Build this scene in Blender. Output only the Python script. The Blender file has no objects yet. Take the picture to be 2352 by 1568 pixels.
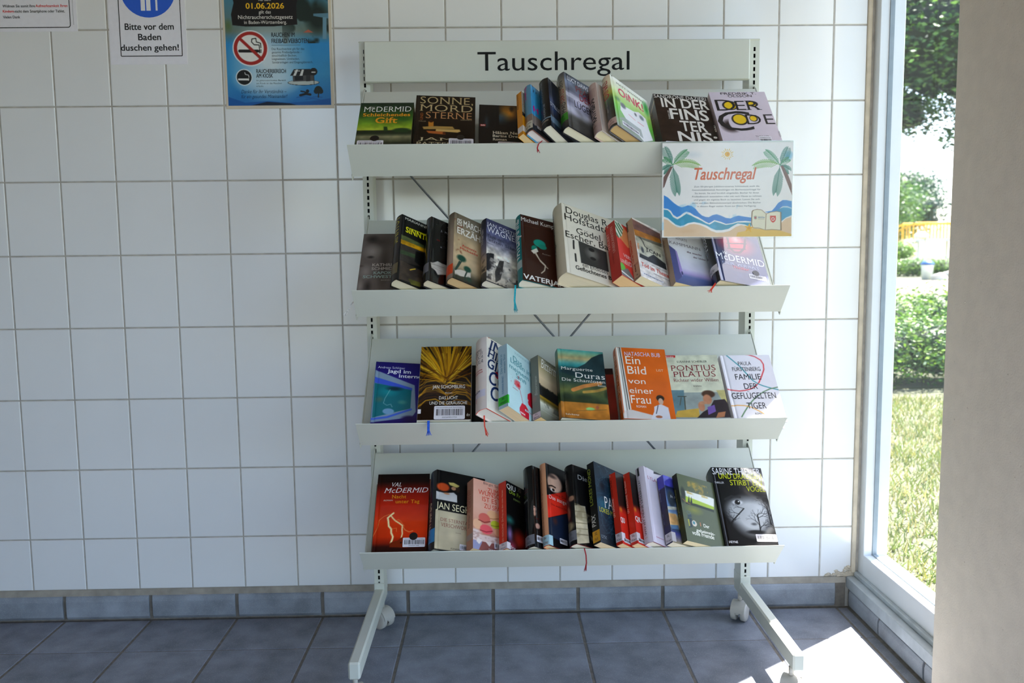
import bpy, math, random
import numpy as np
from mathutils import Matrix, Vector

# ------------------------------------------------------------------ camera, sky, sun, exposure
SC = bpy.context.scene
COL = SC.collection
cam_d = bpy.data.cameras.new('camera'); cam = bpy.data.objects.new('camera', cam_d); COL.objects.link(cam)
cam_d.sensor_width = 36.0; cam_d.lens = 30.102; cam_d.clip_end = 400; cam_d.clip_start = .05
cam.matrix_world = Matrix(((0.99976509, 0.01308861, -0.01727605, 1.32831),
                           (-0.01854295, 0.10382329, -0.99442289, -2.37644),
                           (-0.01122195, 0.99450963, 0.10404161, 1.03219),
                           (0, 0, 0, 1)))
# camera axes are columns: right, up, back
cam.matrix_world = Matrix(((0.9997650857, 0.0130886075, -0.0172760470, 1.3283133),
                           (-0.0185429549, 0.1038232945, -0.9944228891, -2.3764369),
                           (-0.0112219548, 0.9945096339, 0.1040416064, 1.0321861),
                           (0, 0, 0, 1)))
cam_d.dof.use_dof = True; cam_d.dof.focus_distance = 2.05; cam_d.dof.aperture_fstop = 5.0
SC.camera = cam
SC.view_settings.view_transform = 'Standard'; SC.view_settings.look = 'None'
SC.view_settings.gamma = 1.0; SC.view_settings.use_curve_mapping = False
SC.view_settings.exposure = 1.72
world = bpy.data.worlds.new('world'); SC.world = world; world.use_nodes = True
wn = world.node_tree.nodes; wl = world.node_tree.links
sky = wn.new('ShaderNodeTexSky'); sky.sky_type = 'NISHITA'; sky.sun_disc = False
sky.sun_elevation = math.radians(60); sky.sun_rotation = math.radians(53); sky.air_density = 1.0; sky.dust_density = 1.5
SKY_STRENGTH = .26
wn['Background'].inputs['Strength'].default_value = SKY_STRENGTH
wl.new(sky.outputs[0], wn['Background'].inputs['Color'])
sun_d = bpy.data.lights.new('sun', 'SUN'); sun = bpy.data.objects.new('sun', sun_d); COL.objects.link(sun)
sun_d.energy = 11.0; sun_d.angle = math.radians(.55); sun_d.color = (1, .95, .9)
_el = math.radians(60)
sun.rotation_euler = Vector((-.8*math.cos(_el), -.6*math.cos(_el), -math.sin(_el))).to_track_quat('-Z', 'Y').to_euler()
sun.location = (6, 5, 9)
SC.cycles.max_bounces = 10; SC.cycles.diffuse_bounces = 6; SC.cycles.transparent_max_bounces = 12
SC.cycles.sample_clamp_indirect = 20.0; SC.cycles.caustics_reflective = False; SC.cycles.caustics_refractive = False
SC.cycles.use_denoising = True
# ------------------------------------------------------------------ helpers
PI = math.pi
def lin(h):
    if isinstance(h, str):
        h = h.lstrip('#')
        if len(h) == 3: h = ''.join(c*2 for c in h)
        c = [int(h[i:i+2], 16)/255 for i in (0, 2, 4)]
    else: c = h
    return tuple(x/12.92 if x <= .04045 else ((x+.055)/1.055)**2.4 for x in c)
def lina(a): return np.where(a <= .04045, a/12.92, ((a+.055)/1.055)**2.4)
def srgb(h):
    h = h.lstrip('#')
    if len(h) == 3: h = ''.join(c*2 for c in h)
    return np.array([int(h[i:i+2], 16)/255 for i in (0, 2, 4)])
_mats = {}
def mat(name, col=None, rough=.5, metal=0, coat=0, attr=False, noise=None, bump=None, spec=.5, coatr=.08):
    if name in _mats: return _mats[name]
    m = bpy.data.materials.new(name); m.use_nodes = True; _mats[name] = m
    n, l = m.node_tree.nodes, m.node_tree.links; p = n['Principled BSDF']
    p.inputs['Roughness'].default_value = rough; p.inputs['Metallic'].default_value = metal
    p.inputs['Coat Weight'].default_value = coat; p.inputs['Coat Roughness'].default_value = coatr
    p.inputs['Specular IOR Level'].default_value = spec
    tc = n.new('ShaderNodeTexCoord'); src = None
    if attr:
        a = n.new('ShaderNodeAttribute'); a.attribute_name = 'Col'; src = a.outputs['Color']
    else:
        r = n.new('ShaderNodeRGB'); r.outputs[0].default_value = (*lin(col), 1); src = r.outputs[0]
    if noise:
        sc, amt = noise[:2]
        t = n.new('ShaderNodeTexNoise'); t.inputs['Scale'].default_value = sc; t.inputs['Detail'].default_value = 6
        l.new(tc.outputs['Object'], t.inputs['Vector'])
        mr = n.new('ShaderNodeMapRange'); mr.inputs['From Min'].default_value = .3; mr.inputs['From Max'].default_value = .7
        mr.inputs['To Min'].default_value = 1-amt; mr.inputs['To Max'].default_value = 1+amt*.4
        l.new(t.outputs['Fac'], mr.inputs['Value'])
        mx = n.new('ShaderNodeMix'); mx.data_type = 'RGBA'; mx.blend_type = 'MULTIPLY'; mx.inputs[0].default_value = 1
        l.new(src, mx.inputs[6]); l.new(mr.outputs[0], mx.inputs[7]); src = mx.outputs[2]
    l.new(src, p.inputs['Base Color'])
    if bump:
        sc, st = bump
        t = n.new('ShaderNodeTexNoise'); t.inputs['Scale'].default_value = sc; t.inputs['Detail'].default_value = 4
        l.new(tc.outputs['Object'], t.inputs['Vector'])
        b = n.new('ShaderNodeBump'); b.inputs['Strength'].default_value = st; b.inputs['Distance'].default_value = .002
        l.new(t.outputs['Fac'], b.inputs['Height']); l.new(b.outputs[0], p.inputs['Normal'])
    return m

class MB:
    """collects faces (with optional per-vertex colours and per-face material slots) into one mesh object"""
    def __init__(s): s.v = []; s.f = []; s.c = []; s.m = []; s.sm = []
    def add(s, vs, fs, col=(1, 1, 1), mi=0, smooth=False):
        b = len(s.v); s.v += [tuple(map(float, q)) for q in vs]
        if len(vs) and isinstance(col, np.ndarray) and col.ndim == 2: s.c += [tuple(map(float, q)) for q in col]
        else: s.c += [tuple(col)]*len(vs)
        s.f += [tuple(b+i for i in f) for f in fs]; s.m += [mi]*len(fs); s.sm += [smooth]*len(fs); return s
    def box(s, x0, x1, y0, y1, z0, z1, col=(1, 1, 1), mi=0):
        vs = [(x, y, z) for x in (x0, x1) for y in (y0, y1) for z in (z0, z1)]
        return s.add(vs, [(0, 1, 3, 2), (4, 6, 7, 5), (0, 4, 5, 1), (2, 3, 7, 6), (0, 2, 6, 4), (1, 5, 7, 3)], col, mi)
    def bbox(s, x0, x1, y0, y1, z0, z1, b=.001, col=(1, 1, 1), mi=0):
        """box with chamfered edges"""
        X = (x0, x1); Y = (y0, y1); Z = (z0, z1); vs = []; idx = {}
        for i in (0, 1):
            for j in (0, 1):
                for k in (0, 1):
                    sx, sy, sz = (1, -1)[i], (1, -1)[j], (1, -1)[k]
                    for ax in range(3):
                        p = [X[i]+sx*b, Y[j]+sy*b, Z[k]+sz*b]; p[ax] = (X[i], Y[j], Z[k])[ax]
                        idx[i, j, k, ax] = len(vs); vs.append(p)
        g = idx; fs = []
        for i in (0, 1): fs.append([g[i, 0, 0, 0], g[i, 1, 0, 0], g[i, 1, 1, 0], g[i, 0, 1, 0]][::(-1 if i == 0 else 1)])
        for j in (0, 1): fs.append([g[0, j, 0, 1], g[0, j, 1, 1], g[1, j, 1, 1], g[1, j, 0, 1]][::(-1 if j == 0 else 1)])
        for k in (0, 1): fs.append([g[0, 0, k, 2], g[1, 0, k, 2], g[1, 1, k, 2], g[0, 1, k, 2]][::(-1 if k == 0 else 1)])
        for j in (0, 1):
            for k in (0, 1): fs.append((g[0, j, k, 1], g[1, j, k, 1], g[1, j, k, 2], g[0, j, k, 2]))
        for i in (0, 1):
            for k in (0, 1): fs.append((g[i, 0, k, 0], g[i, 1, k, 0], g[i, 1, k, 2], g[i, 0, k, 2]))
            for j in (0, 1): fs.append((g[i, j, 0, 0], g[i, j, 1, 0], g[i, j, 1, 1], g[i, j, 0, 1]))
        for i in (0, 1):
            for j in (0, 1):
                for k in (0, 1): fs.append((g[i, j, k, 0], g[i, j, k, 1], g[i, j, k, 2]))
        return s.add(vs, fs, col, mi)
    def prism(s, poly, fn, a, b, col=(1, 1, 1), mi=0):
        """poly [(p,q)] extruded from a to b; fn(p,q,t)->xyz"""
        n = len(poly); vs = [fn(p, q, a) for p, q in poly]+[fn(p, q, b) for p, q in poly]
        fs = [tuple(range(n))[::-1], tuple(range(n, 2*n))]+[(i, (i+1) % n, n+(i+1) % n, n+i) for i in range(n)]
        return s.add(vs, fs, col, mi)
    def tube(s, pts, r, n=8, col=(1, 1, 1), mi=0, cap=True):
        pts = [Vector(p) for p in pts]; rs = r if isinstance(r, (list, tuple)) else [r]*len(pts)
        vs = []; fs = []
        for i, p in enumerate(pts):
            d = (pts[min(i+1, len(pts)-1)]-pts[max(i-1, 0)]).normalized()
            u = d.cross(Vector((0, 0, 1)) if abs(d.z) < .9 else Vector((1, 0, 0))).normalized(); w = d.cross(u)
            vs += [p+(u*math.cos(2*PI*k/n)+w*math.sin(2*PI*k/n))*rs[i] for k in range(n)]
        for i in range(len(pts)-1):
            fs += [(i*n+k, i*n+(k+1) % n, (i+1)*n+(k+1) % n, (i+1)*n+k) for k in range(n)]
        if cap: fs += [tuple(range(n)), tuple(range(len(pts)*n-n, len(pts)*n))[::-1]]
        return s.add(vs, fs, col, mi, True)
    def lathe(s, prof, c, ax, n=24, col=(1, 1, 1), mi=0):
        """prof [(r,h)] about axis ax (0 x,1 y,2 z) through c"""
        vs = []
        for r, h in prof:
            for k in range(n):
                a = 2*PI*k/n; p = [0, 0, 0]; p[ax] = h; p[(ax+1) % 3] = r*math.cos(a); p[(ax+2) % 3] = r*math.sin(a)
                vs.append([p[i]+c[i] for i in range(3)])
        fs = [(i*n+k, i*n+(k+1) % n, (i+1)*n+(k+1) % n, (i+1)*n+k) for i in range(len(prof)-1) for k in range(n)]
        fs += [tuple(range(n))[::-1], tuple(range((len(prof)-1)*n, len(prof)*n))]
        return s.add(vs, fs, col, mi, True)
    def ico(s, c, r, seed=0, amp=.15, col=(1, 1, 1), mi=0, nu=14, nv=9):
        rnd = random.Random(seed); ph = [rnd.uniform(0, 6) for _ in range(6)]; vs = []
        for j in range(nv+1):
            t = PI*j/nv
            for i in range(nu):
                a = 2*PI*i/nu; k = 1+amp*(math.sin(3*a+ph[0]+2*t)+math.sin(2*t*2+ph[1]+a))*.5
                vs.append((c[0]+r[0]*k*math.sin(t)*math.cos(a), c[1]+r[1]*k*math.sin(t)*math.sin(a), c[2]+r[2]*k*math.cos(t)))
        fs = [(j*nu+i, j*nu+(i+1) % nu, (j+1)*nu+(i+1) % nu, (j+1)*nu+i) for j in range(nv) for i in range(nu)]
        return s.add(vs, fs, col, mi, True)
    def build(s, name, mats, parent=None, attr=True):
        me = bpy.data.meshes.new(name); me.from_pydata(s.v, [], s.f)
        if not isinstance(mats, (list, tuple)): mats = [mats]
        for m in mats: me.materials.append(m)
        me.polygons.foreach_set('material_index', s.m); me.polygons.foreach_set('use_smooth', s.sm)
        if attr:
            a = me.color_attributes.new('Col', 'FLOAT_COLOR', 'POINT')
            arr = np.ones((len(s.v), 4), dtype=np.float32); arr[:, :3] = np.array(s.c, dtype=np.float32).reshape(-1, 3)
            a.data.foreach_set('color', arr.ravel())
        me.update()
        o = bpy.data.objects.new(name, me); COL.objects.link(o)
        if parent: o.parent = parent
        return o
def tag(o, label=None, cat=None, group=None, kind=None):
    if label: o['label'] = label
    if cat: o['category'] = cat
    if group: o['group'] = group
    if kind: o['kind'] = kind
    return o
def empty(name, loc=(0, 0, 0), M=None):
    o = bpy.data.objects.new(name, None); COL.objects.link(o); o.empty_display_size = .05
    if M is not None: o.matrix_world = M
    else: o.location = loc
    return o

# ---- lettering: strings become flat mesh outlines
_gl = {}
def glyphs(s, st):
    if (s, st) in _gl: return _gl[s, st]
    cu = bpy.data.curves.new('t', 'FONT'); cu.body = s; cu.size = 1; cu.resolution_u = 3; cu.fill_mode = 'FRONT'
    low = st.lower()
    cu.offset = -.006 if 'S' in st else 0
    cu.shear = .28 if 'i' in low else 0
    cu.space_character = 1.04 if ('S' in st or 'B' in st) else 1.0
    ob = bpy.data.objects.new('t', cu); COL.objects.link(ob)
    dg = bpy.context.evaluated_depsgraph_get(); dg.update()
    me = bpy.data.meshes.new_from_object(ob.evaluated_get(dg))
    V = np.array([v.co[:2] for v in me.vertices]).reshape(-1, 2); F = [tuple(p.vertices) for p in me.polygons]
    bpy.data.objects.remove(ob); bpy.data.curves.remove(cu); bpy.data.meshes.remove(me)
    if ('S' in st or 'B' in st) and len(V):
        cnt = {}
        for f in F:
            for i in range(len(f)):
                e = tuple(sorted((f[i], f[(i+1) % len(f)]))); cnt[e] = cnt.get(e, 0)+1
        add = []; sh = .28 if 'i' in low else 0
        for (a, b), k in cnt.items():
            if k > 1: continue
            p, q = V[a], V[b]
            if abs(p[1]-q[1]) > 2e-3: continue
            ln = abs(p[0]-q[0]); y = p[1]
            if .045 < ln < .17:
                lvl = [abs(y-t) < .03 for t in (0, CAPH, XH, ASC)]
                if any(lvl):
                    x0, x1 = min(p[0], q[0])-.055, max(p[0], q[0])+.055; d = .034 if y < .1 else -.034
                    add.append([(x0, y), (x1, y), (x1-.012+sh*d, y+d), (x0+.012+sh*d, y+d)])
        n = len(V); V = np.concatenate([V]+[np.array(a) for a in add]) if add else V
        F = F+[tuple(range(n+4*i, n+4*i+4)) for i in range(len(add))]
    if 'b' in low and len(V):
        n = len(V); V = np.concatenate([np.concatenate([V+np.array(d), np.full((n, 1), 3e-5*i)], 1) for i, d in enumerate(((-.018, -.01), (.018, -.01), (-.018, .01), (.018, .01)))]); F = [tuple(i+n*k for i in f) for k in range(4) for f in F]
    elif len(V): V = np.concatenate([V, np.zeros((len(V), 1))], 1)
    _gl[s, st] = (V, F); return _gl[s, st]
CAPH, XH, ASC = .7, .53, .74
_h = glyphs('H', 's')[0]; CAPH = float(_h[:, 1].max())
XH = float(glyphs('x', 's')[0][:, 1].max()); ASC = float(glyphs('l', 's')[0][:, 1].max())
def put_text(mb, t, fn, mi=0, off=.0003, slices=None):
    """t=(string,a0,b0,a1,b1,cap,colour,style) in mm on a face; fn(a,b,off)->xyz"""
    s, a0, b0, a1, b1, cap, col, st = t
    V, F = glyphs(s, st)
    if not len(V): return
    x0, x1 = V[:, 0].min(), V[:, 0].max(); d = np.array([a1-a0, b1-b0]); ln = np.hypot(*d); d = d/ln; u = np.array([-d[1], d[0]])
    sx = ln/(x1-x0); sy = cap/CAPH
    P = np.array([a0, b0])+np.outer((V[:, 0]-x0)*sx, d)+np.outer(V[:, 1]*sy, u)
    Q = V[:, 2]
    if slices:
        import bmesh
        bm = bmesh.new(); bv = [bm.verts.new((a, b, q)) for (a, b), q in zip(P, V[:, 2])]
        for f in F:
            try: bm.faces.new([bv[i] for i in f])
            except ValueError: pass
        for c in slices: bmesh.ops.bisect_plane(bm, geom=bm.verts[:]+bm.edges[:]+bm.faces[:], plane_co=(c, 0, 0), plane_no=(1, 0, 0))
        bm.verts.ensure_lookup_table(); bm.verts.index_update(); Q = [v.co.z for v in bm.verts]; P = [(v.co.x, v.co.y) for v in bm.verts]; F = [tuple(v.index for v in f.verts) for f in bm.faces]; bm.free()
    mb.add([fn(a*.001, b*.001, off+q) for (a, b), q in zip(P, Q)], F, lin(col), mi)

# ---- procedural printing: a grid of colours drawn with simple operators
def vnoise(u, v, sc, seed, asp=1.0, octv=3):
    r = np.random.RandomState(seed); out = np.zeros_like(u); amp = 1; tot = 0
    for o in range(octv):
        n = int(sc*2**o)+3; g = r.rand(n+2, n+2)
        x = np.clip(u*sc*2**o*asp, 0, n); y = np.clip(v*sc*2**o, 0, n); xi = x.astype(int); yi = y.astype(int)
        fx = x-xi; fy = y-yi; fx = fx*fx*(3-2*fx); fy = fy*fy*(3-2*fy)
        out += amp*((g[yi, xi]*(1-fx)+g[yi, xi+1]*fx)*(1-fy)+(g[yi+1, xi]*(1-fx)+g[yi+1, xi+1]*fx)*fy); tot += amp; amp *= .5
    return out/tot
class Art:
    def __init__(s, w, h, cell, nx=None):
        s.nx = nx or max(2, int(w/cell)); s.ny = max(2, int(h/cell)); s.a = w/h
        s.u, s.v = np.meshgrid(np.linspace(0, 1, s.nx+1), np.linspace(0, 1, s.ny+1))
        s.c = np.ones(s.u.shape+(3,))*.8; s.px = 1.0/s.ny
    def mix(s, m, col, a=1): m = (np.clip(m, 0, 1)*a)[..., None]; s.c = s.c*(1-m)+srgb(col)*m
    def seg(s, p, q, w, col, a=1):
        U = s.u*s.a; ax, ay, bx, by = p[0]*s.a, p[1], q[0]*s.a, q[1]; dx, dy = bx-ax, by-ay
        t = np.clip(((U-ax)*dx+(s.v-ay)*dy)/(dx*dx+dy*dy+1e-12), 0, 1)
        d = np.hypot(U-ax-t*dx, s.v-ay-t*dy); s.mix((w/2-d)/s.px+.5, col, a*min(1, w/s.px+.25))
    def curve(s, pts, w, col, a=1):
        U = s.u*s.a; D = np.full(U.shape, 9.)
        for p, q in zip(pts[:-1], pts[1:]):
            ax, ay, bx, by = p[0]*s.a, p[1], q[0]*s.a, q[1]; dx, dy = bx-ax, by-ay
            t = np.clip(((U-ax)*dx+(s.v-ay)*dy)/(dx*dx+dy*dy+1e-12), 0, 1); D = np.minimum(D, np.hypot(U-ax-t*dx, s.v-ay-t*dy))
        s.mix((w/2-D)/s.px+.5, col, a*min(1, w/s.px+.25))
    def draw(s, ops):
        u, v = s.u, s.v
        for o in ops:
            k = o[0]
            if k == 'fill': s.c[:] = srgb(o[1])
            elif k == 'vg':
                ts = [t for t, _ in o[1]]; cs = np.array([srgb(c) for _, c in o[1]])
                for i in range(3): s.c[..., i] = np.interp(v, ts, cs[:, i])
            elif k == 'nz':
                n = vnoise(u, v, o[1], o[3], s.a); s.c = np.clip(s.c*(1+o[2]*(n-.5)*1.6)[..., None], 0, 1)
            elif k == 'ns':
                v0, v1, u0, u1 = (list(o[6:10])+[0, 1, 0, 1][len(o[6:10]):])
                if len(o) > 10: n = vnoise(u, v*o[10], o[1], o[5], s.a)
                else: n = vnoise(u, v, o[1], o[5], s.a)
                m = (n-o[2])*8; m = np.where((v >= v0) & (v <= v1) & (u >= u0) & (u <= u1), m, 0); s.mix(m, o[3], o[4])
            elif k == 'e':
                _, cu, cv, ru, rv, col, soft, a = o; d = np.hypot((u-cu)/max(ru, 1e-4), (v-cv)/max(rv, 1e-4)); s.mix((1-d)/max(soft, .02), col, a)
            elif k == 'p':
                pts = o[1]; U = u; ins = np.zeros(u.shape, bool); n = len(pts); D = np.full(u.shape, 9.); UA = u*s.a
                for i in range(n):
                    x1, y1 = pts[i]; x2, y2 = pts[(i+1) % n]
                    ax, bx = x1*s.a, x2*s.a; t = np.clip(((UA-ax)*(bx-ax)+(v-y1)*(y2-y1))/((bx-ax)**2+(y2-y1)**2+1e-12), 0, 1); D = np.minimum(D, np.hypot(UA-ax-t*(bx-ax), v-y1-t*(y2-y1)))
                    if y1 == y2: continue
                    cr = ((y1 > v) != (y2 > v)) & (u < (x2-x1)*(v-y1)/(y2-y1)+x1); ins ^= cr
                s.mix(.5+np.where(ins, 1, -1)*D/s.px, o[2], o[3])
            elif k == 'l': s.curve(o[1], o[2], o[3], o[4])
            elif k == 'r': _, u0, v0, u1, v1, col = o; s.mix(((u >= u0) & (u <= u1) & (v >= v0) & (v <= v1)).astype(float), col)
            elif k == 'vb': _, v0, v1, col, a = o; n = vnoise(u*.3, v*4, 8, 5); s.mix(((v > v0) & (v < v1))*n*1.4, col, a)
            elif k == 'hatch':
                _, u0, v0, u1, v1, p, col = o; m = (((v-u*.3)/p) % 1 < .45) & (u >= u0) & (u <= u1) & (v >= v0) & (v <= v1); s.mix(m.astype(float), col)
            elif k == 'scr':
                _, n, col, w, a, seed = o; r = random.Random(seed)
                for i in range(n):
                    x, y = r.random(), r.random(); an = r.uniform(0, 6.3); pts = [(x, y)]
                    for j in range(4): an += r.uniform(-.9, .9); x += .06*math.cos(an)/s.a; y += .06*math.sin(an); pts.append((x, y))
                    s.curve(pts, w, col, a*r.uniform(.4, 1))
            elif k == 'fan':
                _, cu, cv, n, ln, seed = o; r = random.Random(seed); cs = ['#e8ae14', '#b87c10', '#f4c832', '#8a5408', '#d89a10', '#5a3006']
                for i in range(n):
                    an = -PI/2+r.gauss(0, .62); L = ln*r.uniform(.4, 1); q = (cu+L*math.cos(an)/s.a, cv+L*math.sin(an)); m = (cu+.5*L*math.cos(an*.97)/s.a, cv+.52*L*math.sin(an))
                    s.curve([(cu+r.uniform(-.06, .06), cv), m, q], r.uniform(.006, .02), r.choice(cs), r.uniform(.4, .85))
            elif k == 'arcs':
                _, cu, cv, n, seed = o; r = random.Random(seed); cs = ['#c8860e', '#8a5408', '#e0a418', '#4a2406', '#2a1204']
                for i in range(n):
                    y = cv+r.uniform(-.16, .22); b = r.uniform(.03, .16); sd = r.choice((-1, 1))
                    s.curve([(cu, y), (cu+sd*.2, y-b*.8), (cu+sd*.38, y-b*.6), (cu+sd*.56, y+b*.5)], r.uniform(.005, .014), r.choice(cs), r.uniform(.35, .8))
            elif k == 'tree':
                r = random.Random(o[2]); col = '#101012'; p0, p1, p2 = o[1]; s.curve([p0, p1, p2], .012, col, .95)
                def br(x, y, an, L, w, d):
                    if d == 0: return
                    q = (x+L*math.cos(an)/s.a, y+L*math.sin(an)); s.seg((x, y), q, w, col, .9)
                    for sg in (-1, 1): br(q[0], q[1], an+sg*r.uniform(.2, .7), L*r.uniform(.6, .85), w*.7, d-1)
                for i in range(6):
                    t = i/5; x = p0[0]*(1-t)+p2[0]*t; y = p0[1]*(1-t)+p2[1]*t; br(x, y, -PI/2+r.uniform(-1.4, 1.4), .055, .006, 4)
            elif k == 'fr':
                _, p0, p1, p2, n, ln, col = o; n = int(n*.8); ln *= 1.25; Q = lambda t: ((1-t)**2*p0[0]+2*t*(1-t)*p1[0]+t*t*p2[0], (1-t)**2*p0[1]+2*t*(1-t)*p1[1]+t*t*p2[1])
                s.curve([Q(t/8) for t in range(9)], .006, col)
                for i in range(n):
                    t = .1+.88*i/n; x, y = Q(t); x2, y2 = Q(t+.02); an = math.atan2(y2-y, (x2-x)*s.a); L = ln*s.a*(math.sin(PI*min(1, t*.75+.25))*.7+.3)
                    for sg in (-1, 1): s.curve([(x, y), (x+L*math.cos(an+sg*.55)/s.a, y+L*math.sin(an+sg*.55)+.02)], .0052, col, .95)
        return s
    def grid(s, mb, fn, mi=0, smooth=False):
        """fn(u,v)->xyz arrays"""
        X = fn(s.u, s.v); vs = np.stack([a.ravel() for a in X], 1); n = s.nx+1
        i = np.arange(s.ny)[:, None]*n+np.arange(s.nx)[None, :]; i = i.ravel()
        fs = np.stack([i+n, i+n+1, i+1, i], 1)
        mb.add(vs, [tuple(map(int, f)) for f in fs], lina(s.c.reshape(-1, 3)), mi, smooth)
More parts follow.
